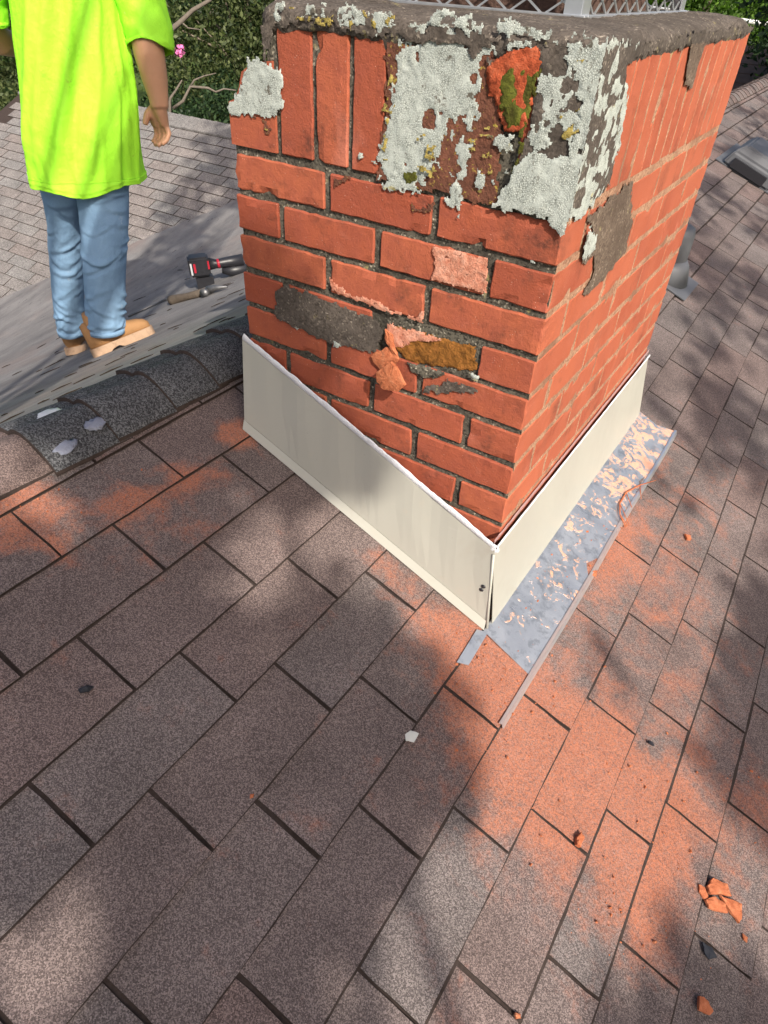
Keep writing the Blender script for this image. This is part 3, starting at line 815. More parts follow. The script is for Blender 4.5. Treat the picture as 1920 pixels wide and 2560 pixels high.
# yellow lichen speckle
YL = 'yellow_lichen_patch'
crust(YL, 'L', [(0.3087, 0.1338), (0.3267, 0.1379), (0.3207, 0.0823), (0.3152, 0.03), (0.2985, 0.0221), (0.3012, 0.0646)], M_LY, .003, .010, 140, seed=21, hole=.55, hscale=161, base=.0022)
crust(YL, 'L', [(0.4436, 0.0979), (0.4864, 0.0895), (0.4888, 0.0418), (0.4857, 0.0056), (0.4558, 0.0159), (0.4462, 0.0599)], M_LY, .002, .012, 140, seed=22, hole=.54, hscale=204, base=.0030)
crust(YL, 'L', [(0.3676, 0.0785), (0.3958, 0.0749), (0.3999, 0.0222), (0.3707, 0.0121)], M_LY, .003, .010, 120, seed=23, hole=.52, hscale=136, base=.0052)
crust(YL, 'L', [(0.0593, 0.0614), (0.1023, 0.0574), (0.0979, 0.0202), (0.0696, 0.0363)], M_LY, .002, .008, 150, seed=24, hole=.56, hscale=204, base=.0022)
crust(YL, 'L', [(0.5256, 0.1718), (0.588, 0.1852), (0.6036, 0.1052), (0.5624, 0.0771), (0.5362, 0.0962)], M_LY, .003, .010, 120, seed=25, hole=.64, hscale=102, base=.0050)
crust(YL, 'L', [(0.1108, 0.1964), (0.3217, 0.2053), (0.3231, 0.1864), (0.2588, 0.1794), (0.1095, 0.1777)], M_LY, .003, .010, 120, seed=26, hole=.62, hscale=85, base=.0048)
# dark cement smeared over bricks
SM = 'cement_smear'
crust(SM, 'L', [(0.5229, 0.1844), (0.5619, 0.1915), (0.6165, 0.1944), (0.6228, 0.0082), (0.5808, 0.0326), (0.5319, 0.0036), (0.5123, 0.0052), (0.5158, 0.0412), (0.5263, 0.1039), (0.5282, 0.1474)], M_DARK, .0035, .008, 90, res=.0032, seed=31, base=.0024, lump=45)
crust(SM, 'L', [(0.0826, -0.2143), (0.1144, -0.2064), (0.2099, -0.2101), (0.3083, -0.2163), (0.3231, -0.2302), (0.3154, -0.2713), (0.2946, -0.2878), (0.2004, -0.2928), (0.0737, -0.2811)], M_DARK, .0022, .006, 100, res=.003, seed=32, base=.0018, lump=50)
crust(SM, 'L', [(0.4022, -0.3155), (0.4548, -0.2845), (0.5141, -0.2749), (0.5167, -0.2913), (0.4657, -0.3092), (0.4117, -0.3281)], M_DARK, .002, .008, 100, res=.003, seed=33, base=.0018)
crust(SM, 'L', [(0.0919, 0.1952), (0.3251, 0.2014), (0.3171, 0.1816), (0.2983, 0.1771), (0.2386, 0.1801), (0.176, 0.1824), (0.1089, 0.1705), (0.0884, 0.1271), (0.0798, 0.1464)], M_DARK, .003, .014, 70, res=.003, seed=34, base=.0030)
crust(SM, 'L', [(0.3176, 0.1924), (0.4731, 0.1955), (0.546, 0.1952), (0.5491, 0.1819), (0.4704, 0.18), (0.4625, 0.1619), (0.4472, 0.1689), (0.3852, 0.1763), (0.3274, 0.1716)], M_DARK, .003, .012, 80, res=.003, seed=35, base=.0030)
crust(SM, 'R', [(-0.0519, 0.1922), (0.9956, 0.1929), (0.9397, 0.1757), (0.7862, 0.1719), (0.7102, 0.1782), (0.5639, 0.1754), (0.4689, 0.1708), (0.4168, 0.1792), (0.3711, 0.1758), (0.2711, 0.1827), (0.2386, 0.1747), (0.1615, 0.1747), (0.1102, 0.1644), (0.1301, 0.1039), (0.1625, 0.0122), (-0.031, 0.0028)], M_DARK, .0014, .012, 60, res=.0032, seed=36, base=.0022, lump=40)
crust(SM, 'R', [(0.4223, 0.179), (0.5443, 0.1801), (0.5255, 0.1458), (0.5322, 0.1091), (0.4622, 0.119), (0.4352, 0.1508)], M_BROWN_CEM, .002, .005, 90, res=.003, seed=37, base=.0024)
crust(SM, 'R', [(0.1776, 0.0006), (0.2879, 0.001), (0.3368, -0.06), (0.3644, -0.0743), (0.3762, -0.1328), (0.3467, -0.1448), (0.2528, -0.1512), (0.1729, -0.1567), (0.1552, -0.1472), (0.1902, -0.1268), (0.1705, -0.0893), (0.0992, -0.0953), (0.111, -0.0742), (0.1389, -0.0513), (0.0933, -0.024), (0.0519, -0.0231)], M_BROWN_CEM, .0014, .013, 45, res=.0028, seed=38, base=.0016, lump=50)
# browned soldier bricks under the lichen
crust('stained_face', 'L', [(0.3036, 0.174), (0.4645, 0.1828), (0.4921, 0.0902), (0.5025, -0.0018), (0.379, -0.0027), (0.2938, -0.0007), (0.3038, 0.0801)], M_STAIN, .0008, .006, 80, res=.004, seed=41, base=.0013)
crust('stained_face', 'L', [(0.0432, 0.0695), (0.109, 0.0609), (0.1021, 0.0208), (0.0731, 0.0282), (0.0581, 0.049)], M_STAIN, .0006, .008, 80, res=.003, seed=42, base=.0013, hole=.44, hscale=50)
crust('stained_face', 'L', [(0.2105, -0.0076), (0.2491, -0.0024), (0.2417, -0.0163), (0.2145, -0.0256)], M_STAIN, .0006, .006, 80, res=.003, seed=43, base=.0013)
crust('stained_face', 'L', [(0.3057, -0.0184), (0.4005, -0.0126), (0.3993, -0.0323), (0.3104, -0.0348)], M_STAIN, .0006, .006, 60, res=.003, seed=44, base=.0013, hole=.42)
# spalled faces
crust('spalled_face', 'L', [(0.4545, 0.159), (0.4766, 0.1764), (0.5018, 0.185), (0.5341, 0.1853), (0.5354, 0.1747), (0.5277, 0.1495), (0.5262, 0.1128), (0.5162, 0.0898), (0.4914, 0.0878), (0.4789, 0.1159), (0.4626, 0.134)], M_SPALL, .007, .006, 110, res=.0022, seed=51, base=.0005, lump=55)
crust('moss_patch', 'L', [(0.4709, 0.1457), (0.4928, 0.1626), (0.5169, 0.1629), (0.5251, 0.1492), (0.5237, 0.1169), (0.5155, 0.0934), (0.4973, 0.0933), (0.4837, 0.1209)], M_MOSS, .006, .008, 120, res=.0022, seed=52, base=.0030, lump=55, hole=.26, hscale=70)
crust('moss_patch', 'L', [(0.5186, 0.1548), (0.5348, 0.1727), (0.5299, 0.1392), (0.5254, 0.0947), (0.5214, 0.0272), (0.5172, 0.0113), (0.514, 0.0507)], M_MOSS, .003, .006, 120, res=.0024, seed=53, base=.0045, hole=.36, hscale=70)
crust('moss_patch', 'L', [(0.3392, 0.0177), (0.3628, 0.0242), (0.371, 0.0095), (0.3509, 0.0023)], M_MOSS, .003, .005, 120, seed=54, base=.003)
crust('spalled_face', 'L', [(0.4004, -0.0738), (0.4986, -0.0716), (0.504, -0.1242), (0.449, -0.1255), (0.4033, -0.1273), (0.407, -0.1014)], M_PINK, .0022, .004, 150, res=.0022, seed=55, base=.0014, lump=120)
crust('spalled_face', 'L', [(0.2066, -0.1682), (0.2272, -0.1785), (0.2614, -0.1882), (0.3026, -0.1825), (0.3395, -0.1936), (0.3827, -0.1923), (0.3993, -0.1741), (0.3987, -0.1989), (0.352, -0.2007), (0.2951, -0.1985), (0.2099, -0.1956)], M_PINK, .003, .006, 110, res=.0022, seed=56, base=.0014, lump=80)
crust('spalled_face', 'L', [(0.3277, -0.2231), (0.3774, -0.2204), (0.4972, -0.2131), (0.505, -0.2545), (0.4601, -0.2656), (0.4064, -0.2755), (0.3662, -0.2807), (0.3441, -0.2611), (0.3305, -0.2428)], M_OCHRE, .0045, .005, 100, res=.0022, seed=57, base=-.0055, lump=60)
crust('spalled_face', 'L', [(0.3225, -0.2195), (0.3849, -0.2161), (0.4389, -0.218), (0.4174, -0.2301), (0.379, -0.2394), (0.3563, -0.2588), (0.344, -0.2596), (0.3288, -0.2418)], M_PINK, .003, .006, 110, res=.0022, seed=58, base=-.0015, lump=80)
crust('spalled_face', 'L', [(0.37, -0.2757), (0.4062, -0.2733), (0.453, -0.2701), (0.447, -0.2849), (0.4086, -0.2977), (0.3838, -0.2943)], M_MOR, .004, .005, 110, res=.0022, seed=59, base=.001)
# small white lichen dots
for k, (x, z, r_) in enumerate([(0.2234, -0.2899, 0.0118), (0.5047, -0.2619, 0.0098), (0.5184, -0.2646, 0.0049), (0.1296, -0.2839, 0.0068), (0.267, 0.0281, 0.0058), (0.0393, -0.0306, 0.0037), (0.0581, 0.049, 0.0043), (0.4207, -0.0395, 0.0033), (0.4421, -0.0241, 0.0039), (0.5664, -0.062, 0.0052), (0.5696, -0.0204, 0.0028), (0.5926, -0.0262, 0.0028), (0.5063, 0.0446, 0.0035), (0.4879, 0.0291, 0.0047), (0.3685, 0.0356, 0.004), (0.2817, 0.026, 0.0036), (0.0862, -0.2737, 0.004)]):
    pl = [(x + r_ * (0.7 + 0.5 * rng.random()) * math.cos(a_ * math.pi / 4), z + r_ * (0.5 + 0.5 * rng.random()) * math.sin(a_ * math.pi / 4)) for a_ in range(8)]
    crust(LI, 'L', pl, M_LI, .003, .003, 200, res=.0016, seed=70 + k, base=.0022)

# loose flakes hanging off the damaged brick: thin plates with real thickness
def flake(name, poly, origin, U, V, th, mat, parent=None, bulge=0.002, seed=0):
    """irregular plate: outline poly in plane (U,V) at origin"""
    r = random.Random(seed); U = Vector(U).normalized(); V = Vector(V).normalized(); N = U.cross(V).normalized(); O = Vector(origin)
    pts = []
    n = len(poly)
    for i in range(n):
        a_ = Vector(poly[i]); b_ = Vector(poly[(i + 1) % n])
        for k in range(3):
            t = k / 3; p = a_.lerp(b_, t)
            if k: p += Vector((r.uniform(-1, 1), r.uniform(-1, 1))) * (b_ - a_).length * 0.06
            pts.append(p)
    c = sum(pts, Vector((0, 0))) / len(pts)
    vs = []
    m_ = len(pts)
    for p in pts: vs.append(O + U * p.x + V * p.y)
    for p in pts: vs.append(O + U * p.x + V * p.y + N * th * r.uniform(0.6, 1.1))
    for p in pts:
        q = c + (p - c) * 0.55; vs.append(O + U * q.x + V * q.y + N * (th + bulge * r.uniform(0.3, 1.2)))
    vs.append(O + U * c.x + V * c.y + N * (th + bulge))
    fs = [list(range(m_))[::-1]]
    for i in range(m_):
        j = (i + 1) % m_
        fs.append((i, j, j + m_, i + m_)); fs.append((i + m_, j + m_, j + 2 * m_, i + 2 * m_)); fs.append((i + 2 * m_, j + 2 * m_, 3 * m_))
    return mk(name, vs, fs, mat, parent)
fl1 = [(0.3007, -0.2882), (0.33, -0.2616), (0.344, -0.2596), (0.3576, -0.2758), (0.3504, -0.2912), (0.3298, -0.3002), (0.3279, -0.3126)]
fl2 = [(0.3298, -0.3002), (0.3573, -0.2721), (0.3701, -0.2772), (0.3912, -0.3035), (0.3794, -0.3194), (0.3485, -0.3258), (0.3334, -0.3172)]
fl3 = [(0.3272, -0.2291), (0.3424, -0.2356), (0.3479, -0.2562), (0.3554, -0.2689), (0.3419, -0.2655), (0.3293, -0.2505)]
flake('brick_flake', fl1, (0, -0.010, 0), (1, 0, 0.0), (0, -0.03, 1), 0.006, M_FLAKE, chim, seed=1)
flake('brick_flake', fl2, (0, -0.012, 0), (1, -0.02, 0), (0, 0.03, 1), 0.006, M_FLAKE, chim, seed=2)
flake('brick_flake', fl3, (0, -0.003, 0), (1, 0, 0), (0, 0, 1), 0.005, M_FLAKE, chim, seed=3)

# ------------------------------------------------------------------ flashing
fla = empty('side_flashing', (0.3, -0.03, -0.65)); tag(fla, 'beige painted metal flashing panel sloping along the shaded ridge-end brick face', 'flashing')
fr = empty('front_flashing', (0.62, 0.47, -0.7)); tag(fr, 'beige painted metal flashing panel above the galvanised apron', 'flashing')
RT = 0.0075   # height of the shingle tops above the deck

def sheet(name, rows, th, mat, parent, nrm):
    """rows: list of point rows; gives a thin closed sheet"""
    nrm = Vector(nrm).normalized(); nr_, nc = len(rows), len(rows[0]); vs = [Vector(p) for r_ in rows for p in r_]; n0 = len(vs)
    vs += [v - nrm * th for v in vs]; fs = []
    for i in range(nr_ - 1):
        for j in range(nc - 1):
            a_ = i * nc + j; fs.append((a_, a_ + 1, a_ + nc + 1, a_ + nc)); fs.append((a_ + n0, a_ + nc + n0, a_ + nc + 1 + n0, a_ + 1 + n0))
    bd = [j for j in range(nc)] + [i * nc + nc - 1 for i in range(1, nr_)] + [(nr_ - 1) * nc + j for j in range(nc - 2, -1, -1)] + [i * nc for i in range(nr_ - 2, 0, -1)]
    for k in range(len(bd)):
        a_, b_ = bd[k], bd[(k + 1) % len(bd)]; fs.append((a_, a_ + n0, b_ + n0, b_))
    return mk(name, vs, fs, mat, parent)

nseg = 30; rows = [[], [], [], []]
for i in range(nseg + 1):
    t = i / nseg
    xt = -0.006 + (0.606 + 0.006) * t; zt = -0.343 + (-0.577 + 0.343) * t; yt = -0.014 - 0.014 * t
    xb = 0.010 + (0.625 - 0.010) * t; zb = zfront(xb) + RT + 0.018; yb = -0.046
    wv = 0.0012 * math.sin(t * 17) + 0.0008 * math.sin(t * 41 + 1)
    rows[0].append((xt, yt + wv, zt)); rows[1].append((xt * .5 + xb * .5, (yt + yb) / 2 + wv, (zt + zb) / 2)); rows[2].append((xb, yb, zb))
    rows[3].append((xb + 0.001, yb - 0.0015, zb - 0.001))
sheet('panel', rows[:3], 0.0016, M_PAN, fla, (0, -1, 0))
lip = [[], []]
for i in range(nseg + 1):
    xb, yb, zb = rows[2][i]
    lip[0].append((xb, yb - 0.0015, zb + 0.001)); lip[1].append((xb + 0.003, yb - 0.011, zfront(xb) + RT + 0.001))
sheet('hem', lip, 0.0015, M_PAN, fla, (0, -0.6, 0.6))
# sealant bead along the top edge of the side panel
def bead(name, path, nrm, up, w0, h0, mat, parent, seed, wavy=0.5):
    vs = []; fs = []; n = len(path); k = 6
    for i, p in enumerate(path):
        p = Vector(p); w_ = w0 * (0.55 + 0.9 * sfbm(i * .35, seed, 0.2, seed)); h_ = h0 * (0.5 + sfbm(i * .5, seed, 3.2, seed + 3))
        for j in range(k):
            a_ = math.pi * j / (k - 1)
            vs.append(p + Vector(up) * (w_ * -math.cos(a_) * .5 + w_ * .3) + Vector(nrm) * (h_ * math.sin(a_) + 0.0012))
    for i in range(n - 1):
        for j in range(k - 1): fs.append((i * k + j, i * k + j + 1, (i + 1) * k + j + 1, (i + 1) * k + j))
    return mk(name, vs, fs, mat, parent, True)
pathL = [(-0.004 + 0.610 * t, -0.012 - 0.014 * t, -0.341 - 0.234 * t) for t in np.linspace(0, 1, 90)]
bead('sealant', pathL, (0, -1, 0), (0.35, 0, 0.93), 0.014, 0.0024, M_CAULK, fla, 3)
rows = [[], [], []]
for i in range(41):
    t = i / 40; y = -0.030 + (0.985 + 0.030) * t
    wv = 0.0012 * math.sin(t * 23)
    rows[0].append((0.6065 + wv, y, -0.574 - 0.004 * t)); rows[1].append((0.622 + wv, y, -0.680)); rows[2].append((0.634, y, zfront(0.634) + RT + 0.004))
sheet('panel', [r_[::-1] for r_ in rows], 0.0016, M_PAN, fr, (1, 0, 0))
pathR = [(0.6075, -0.03 + 1.01 * t, -0.5715 - 0.004 * t) for t in np.linspace(0, 1, 110)]
bead('sealant', pathR, (1, 0, 0), (0, 0, 1), 0.007, 0.0022, M_CAULK, fr, 5)
bead('sealant_smear', [(0.6015, p[1], p[2] + 0.011) for p in pathR], (1, 0, 0), (0, 0, 1), 0.012, 0.0005, M_CAULKR, fr, 6)
# corner seam strip, caulk blob and rivets
bm = bmesh.new(); tube(bm, [(0.607, -0.031, -0.585), (0.620, -0.040, -0.69), (0.631, -0.049, zfront(0.63) + 0.012)], [0.003, 0.0026, 0.003], 6); bm_obj('corner_seam', bm, M_PAN, fr, True)
vs = []; fs = []
def blob(name, c, r, mat, parent, seed, sq=(1, 1, 1), n=2):
    bm = bmesh.new(); bmesh.ops.create_icosphere(bm, subdivisions=n, radius=1.0)
    P = np.array([v.co[:] for v in bm.verts]); nn = fbm(P * 1.7 + seed, seed, 3)
    for v, q in zip(bm.verts, nn): v.co = Vector((c[0] + v.co.x * r * sq[0] * (.6 + .8 * q), c[1] + v.co.y * r * sq[1] * (.6 + .8 * q), c[2] + v.co.z * r * sq[2] * (.6 + .8 * q)))
    return bm_obj(name, bm, mat, parent, True)
blob('sealant_blob', (0.604, -0.024, -0.577), 0.008, M_CAULK, fr, 7, (1.3, .8, .8), 3)
for (x, z) in [(0.6002, -0.6771), (0.6029, -0.6665)]:
    blob('sealant_spot', (x, -0.0395, z), 0.0045, M_BLACK, fla, 9, (1, .5, 1))

apr = empty('apron_flashing', (0.69, 0.45, zfront(0.69))); tag(apr, 'galvanised steel apron flashing on the shingles, smeared with orange dust', 'flashing')
ZA = RT + 0.003
rows = [[], [], []]
ya = [-0.058, -0.02, 0.1, 0.2, 0.3, 0.4, 0.5, 0.6, 0.7, 0.8, 0.9, 0.96, 1.0]
def az(x, y): return zfront(x) + ZA + 0.0014 * math.sin(y * 14) + 0.001 * math.sin(y * 31 + x * 20)
for y in ya:
    rows[0].append((0.628, y, az(0.628, y) + 0.001)); rows[1].append((0.69, y - 0.006, az(0.69, y))); rows[2].append((0.742, y - (0.012 if y < 0 else 0) + (0.03 if y > .98 else 0), az(0.742, y)))
sheet('sheet', [r_[::-1] for r_ in rows], 0.0015, M_GALV, apr, (SL, 0, 1))
e0 = []; e1 = []; e2 = []
for y in [-0.205, -0.15, -0.1] + ya + [1.03]:
    w = 0.7405 + 0.0015 * math.sin(y * 9); e0.append((w, y, az(w, y) + 0.0028)); e1.append((w + 0.0060, y, az(w, y) + 0.0038)); e2.append((w + 0.0105, y, zfront(w + 0.0145) + RT + 0.0005))
sheet('rolled_edge', [r_[::-1] for r_ in (e0, e1, e2)], 0.0016, M_BRITE, apr, (SL, 0, 1))
st = [(0.622, -0.161), (0.642, -0.148), (0.637, -0.055), (0.617, -0.068)]
sf = empty('step_flashing', (0.63, -0.11, zfront(0.63))); tag(sf, 'small bare metal flashing tab poking out below the beige panel corner', 'flashing')
sheet('sheet', [[(x, y, zfront(x) + RT + 0.004) for x, y in (st[0], st[3])], [(x, y, zfront(x) + RT + 0.004) for x, y in (st[1], st[2])]], 0.0015, M_GALV, sf, (SL, 0, 1))

# ------------------------------------------------------------------ chimney cage
cage = empty('chimney_cage', (0.3, 0.5, 0.206)); tag(cage, 'galvanised expanded metal cage standing on the chimney crown', 'chimney cap')
CX0, CX1, CY0, CY1, CZ0, CZ1 = 0.10, 0.487, 0.215, 0.79, 0.207, 0.42
def mesh_panel(p0, p1, z0, z1, dw, dh):
    """expanded-metal panel of diamond strands between p0 and p1"""
    bm = bmesh.new(); p0 = Vector(p0); p1 = Vector(p1); L = (p1 - p0).length; u = (p1 - p0).normalized(); nrm = u.cross(Vector((0, 0, 1)))
    nx = max(2, int(round(L / dw))); nz = max(2, int(round((z1 - z0) / dh))); dw = L / nx; dh = (z1 - z0) / nz
    def pt(i, j): return p0 + u * (dw * i / 2) + Vector((0, 0, z0 + dh * j / 2))
    for i in range(2 * nx):
        for j in range(2 * nz):
            a_, b_ = (pt(i, j), pt(i + 1, j + 1)) if (i + j) % 2 == 0 else (pt(i, j + 1), pt(i + 1, j))
            d = (b_ - a_); l = d.length; d.normalize(); s = d.cross(nrm)
            obox(bm, (a_ + b_) / 2 + nrm * (0.0006 if (i + j) % 2 else -0.0006), (d, s, nrm), (l * .52, 0.0013, 0.0011))
    return bm
for (a_, b_) in (((CX0, CY0, 0), (CX1, CY0, 0)), ((CX1, CY0, 0), (CX1, CY1, 0)), ((CX1, CY1, 0), (CX0, CY1, 0)), ((CX0, CY1, 0), (CX0, CY0, 0))):
    bm_obj('wire_mesh', mesh_panel(a_, b_, CZ0, CZ1, 0.058, 0.034), M_WIRE, cage)
for (x, y) in ((CX0, CY0), (CX1, CY0), (CX1, CY1), (CX0, CY1)):
    bm = bmesh.new(); sx = 1 if x == CX1 else -1; sy = 1 if y == CY1 else -1
    obox(bm, (x - sx * 0.010, y + sy * 0.003, (CZ0 + CZ1) / 2), AX, (0.013, 0.001, (CZ1 - CZ0) / 2))
    obox(bm, (x + sx * 0.0032, y - sy * 0.012, (CZ0 + CZ1) / 2), AX, (0.001, 0.015, (CZ1 - CZ0) / 2))
    po = bm_obj('corner_post', bm, M_BRITE, cage)
    bm = bmesh.new(); bmesh.ops.create_uvsphere(bm, u_segments=8, v_segments=6, radius=0.003, matrix=Matrix.Translation((x - sx * 0.01, y + sy * 0.0045, CZ0 + 0.028)))
    bm_obj('rivet', bm, M_STEEL, po, True)
bm = bmesh.new(); box(bm, (CX0 - .05, CY0 - .05, CZ1), (CX1 + .05, CY1 + .05, CZ1 + 0.012), 0.003); bm_obj('lid', bm, M_WIRE, cage)
bm = bmesh.new()
for (lo, hi) in (((CX0 - .004, CY0 - .012, CZ0 - .004), (CX1 + .012, CY0 + .004, CZ0 + .003)), ((CX1 - .004, CY0 + .0045, CZ0 - .004), (CX1 + .012, CY1 + .004, CZ0 + .0032))): box(bm, lo, hi, 0.001)
bm_obj('flange', bm, M_WIRE, cage)
flu = empty('flue_tile', (0.3, 0.5, 0.2)); tag(flu, 'brown clay flue tile seen through the metal cage', 'flue')
bm = bmesh.new()
for (lo, hi) in (((.16, .29, .19), (.44, .315, .262)), ((.16, .685, .19), (.44, .71, .262)), ((.16, .3155, .19), (.185, .6845, .262)), ((.415, .3155, .19), (.44, .6845, .262))): box(bm, lo, hi, 0.004)
bm_obj('tile', bm, M_TILE, flu)

# ------------------------------------------------------------------ roof vent and pipe
def place(o, loc): o.location = loc
vent = empty('roof_vent', (0.34, 4.42, zfront(0.34))); tag(vent, 'grey plastic box vent with dark opening on the far shingles', 'vent')
# hood: profile in (downslope, height), extruded across the slope
def roofpt(x, y, h): return Vector((x, y, zfront(x))) + NF * h
vb = [(0.19, 4.05), (0.50, 4.05), (0.50, 4.58), (0.19, 4.58)]; vt = [(0.25, 4.09), (0.46, 4.09), (0.46, 4.50), (0.25, 4.50)]
rings_ = [[roofpt(x, y, 0.014) for x, y in vb], [roofpt(x, y, 0.095) for x, y in [(a_ * .7 + b_ * .3, c_ * .75 + d_ * .25) for (a_, c_), (b_, d_) in zip(vb, vt)]], [roofpt(x, y, 0.150) for x, y in vt]]
bm = bmesh.new(); rv = [[bm.verts.new(p) for p in r_] for r_ in rings_]
for a_, b_ in zip(rv[:-1], rv[1:]):
    for k in range(4): bm.faces.new((a_[k], a_[(k + 1) % 4], b_[(k + 1) % 4], b_[k]))
bm.faces.new(rv[-1]); bm.faces.new(rv[0][::-1])
bmesh.ops.bevel(bm, geom=list(bm.edges), offset=0.012, segments=2, affect='EDGES'); bm_obj('hood', bm, M_VENT, vent)
bm = bmesh.new(); obox(bm, roofpt(0.345, 4.38, 0.010), (DF, Vector((0, 1, 0)), NF), (0.21, 0.33, 0.003)); bm_obj('base_plate', bm, M_VENT, vent)
bm = bmesh.new(); obox(bm, roofpt(0.345, 4.062, 0.046), (DF, Vector((0, 1, 0)), NF), (0.115, 0.028, 0.026)); bm_obj('opening', bm, M_BLACK, vent)
pipe = empty('vent_pipe', (0.405, 2.03, zfront(0.405))); tag(pipe, 'grey plumbing vent pipe with boot half hidden behind the chimney edge', 'pipe')
bm = bmesh.new(); zp = zfront(0.405)
tube(bm, [(0.405, 2.03, zp - 0.02), (0.405, 2.03, zp + 0.17), (0.405, 2.03, zp + 0.195), (0.405, 2.03, zp + 0.205)], [0.068, 0.068, 0.062, 0.045], 24); bm_obj('pipe', bm, M_VENT, pipe, True)
bm = bmesh.new(); tube(bm, [(0.405, 2.03, zp - 0.02), (0.405, 2.03, zp + 0.05), (0.405, 2.03, zp + 0.075)], [0.10, 0.085, 0.070], 24); bm_obj('boot', bm, M_VENT, pipe, True)
bm = bmesh.new(); obox(bm, roofpt(0.405, 2.03, 0.011), (DF, Vector((0, 1, 0)), NF), (0.13, 0.12, 0.002)); bm_obj('base_plate', bm, M_VENT, pipe)

# ------------------------------------------------------------------ tools on the back slope
def back_frame(x, y):
    e = 0.01; nx = Vector((1, 0, (zback(x + e, y) - zback(x - e, y)) / (2 * e))).normalized(); ny = Vector((0, 1, (zback(x, y + e) - zback(x, y - e)) / (2 * e))).normalized()
    return Vector((x, y, zback(x, y))), nx.cross(ny).normalized()
# hammer
pA, nA = back_frame(-2.085, 1.542); pB, nB = back_frame(-1.700, 1.640)
hm = empty('hammer', pA); tag(hm, 'worn claw hammer with dark wooden handle lying beside the chimney', 'hammer')
d = (pB - pA).normalized(); s = nA.cross(d).normalized()
bm = bmesh.new(); tube(bm, [pA + nA * .018, pA + nA * .02 + d * .02, pA + nA * .018 + d * .12, pA + nA * .018 + d * .26], [0.030, 0.027, 0.020, 0.021], 12)
bm_obj('handle', bm, M_HANDLE, hm, True)
bm = bmesh.new(); q = pA + d * .275 + nA * .02
tube(bm, [q - s * .05, q - s * .03, q + s * .01], [0.026, 0.020, 0.022], 12); tube(bm, [q + d * .0 + nA * .002, q + d * .05 + nA * .006, q + d * .13 - nA * .006], [0.024, 0.017, 0.005], 8)
bm_obj('head', bm, M_STEEL, hm, True)
# putty knife / pry scraper
pA, nA = back_frame(-2.326, 1.407); pB, nB = back_frame(-2.20, 1.70)
pk = empty('scraper', pA); tag(pk, 'thin grey steel scraper lying by the worker boots', 'scraper')
d = (pB - pA).normalized(); s = nA.cross(d).normalized()
bm = bmesh.new(); tube(bm, [pA + nA * .008, pA + nA * .009 + d * .24], [0.007, 0.006], 8); bm_obj('shaft', bm, M_STEEL, pk, True)
bm = bmesh.new(); 
vq = [pA + d * .24 - s * .012 + nA * .004, pA + d * .24 + s * .012 + nA * .004, pA + d * .31 + s * .03 + nA * .004, pA + d * .31 - s * .03 + nA * .004]
vv = [bm.verts.new(v) for v in vq] + [bm.verts.new(v + nA * .008) for v in vq]
for f_ in ((3, 2, 1, 0), (4, 5, 6, 7), (0, 1, 5, 4), (1, 2, 6, 5), (2, 3, 7, 6), (3, 0, 4, 7)): bm.faces.new([vv[i] for i in f_])
bm_obj('blade', bm, M_STEEL, pk)
# cordless grinder: battery with handle running behind the chimney
pD, nD = back_frame(-2.10, 1.80)
gr = empty('cordless_tool', pD); tag(gr, 'black and red cordless power tool half hidden behind the brick corner', 'power tool')
h2 = Vector((-0.77, 0.60, 0)).normalized(); r2 = Vector((0.60, 0.77, 0)).normalized(); up = Vector((0, 0, 1))
r2 = (r2 + up * 0.06).normalized(); up = (up - r2 * up.dot(r2)).normalized(); h2 = r2.cross(up) * -1
c0 = pD + up * 0.13
bm = bmesh.new(); vs_, f_ = obox(bm, c0, (r2, h2, up), (0.060, 0.046, 0.056)); bmesh.ops.bevel(bm, geom=list({e for q in f_ for e in q.edges}), offset=0.011, segments=2, affect='EDGES'); bat = bm_obj('battery', bm, M_BLACK, gr)
bm = bmesh.new(); obox(bm, c0 - r2 * .028 - h2 * .0465 , (r2, h2, up), (0.006, 0.0014, 0.026)); bm_obj('red_label', bm, M_RED, bat)
bm = bmesh.new(); obox(bm, c0 - r2 * .048 - h2 * .0462 - up * .004, (r2, h2, up), (0.005, 0.0012, 0.034)); bm_obj('silver_label', bm, M_SILVER, bat)
bm = bmesh.new(); obox(bm, c0 + r2 * .052 - h2 * .0462 + up * .01, (r2, h2, up), (0.005, 0.0014, 0.024)); bm_obj('red_latch', bm, M_RED, bat)
bm = bmesh.new(); tube(bm, [c0 + r2 * .06, c0 + r2 * .10 - up * .005, c0 + r2 * .17 - up * .002, c0 + r2 * .26], [0.036, 0.026, 0.030, 0.034], 12); bm_obj('grip', bm, M_BLACK, gr, True)
bm = bmesh.new(); tube(bm, [c0 + r2 * .105 - up * .005, c0 + r2 * .12 - up * .004], [0.0270, 0.0275], 12); bm_obj('red_ring', bm, M_RED, gr, True)
bm = bmesh.new(); tube(bm, [c0 + r2 * .13 - up * .045, c0 + r2 * .19 - up * .058, c0 + r2 * .3 - up * .05], [0.02, 0.036, 0.036], 12); bm_obj('motor_housing', bm, M_BLACK, gr, True)
bm = bmesh.new(); tube(bm, [c0 + r2 * .0 - up * .066, c0 + r2 * .015 - up * .09, c0 + r2 * .04 - up * .09, c0 + r2 * .03 - up * .066], 0.004, 6); bm_obj('belt_hook', bm, M_STEEL, gr, True)
bm = bmesh.new(); obox(bm, pD + up * .030 + r2 * 0.02, (r2, h2, up), (0.05, 0.03, 0.034)); bm_obj('foot', bm, M_BLACK, gr)

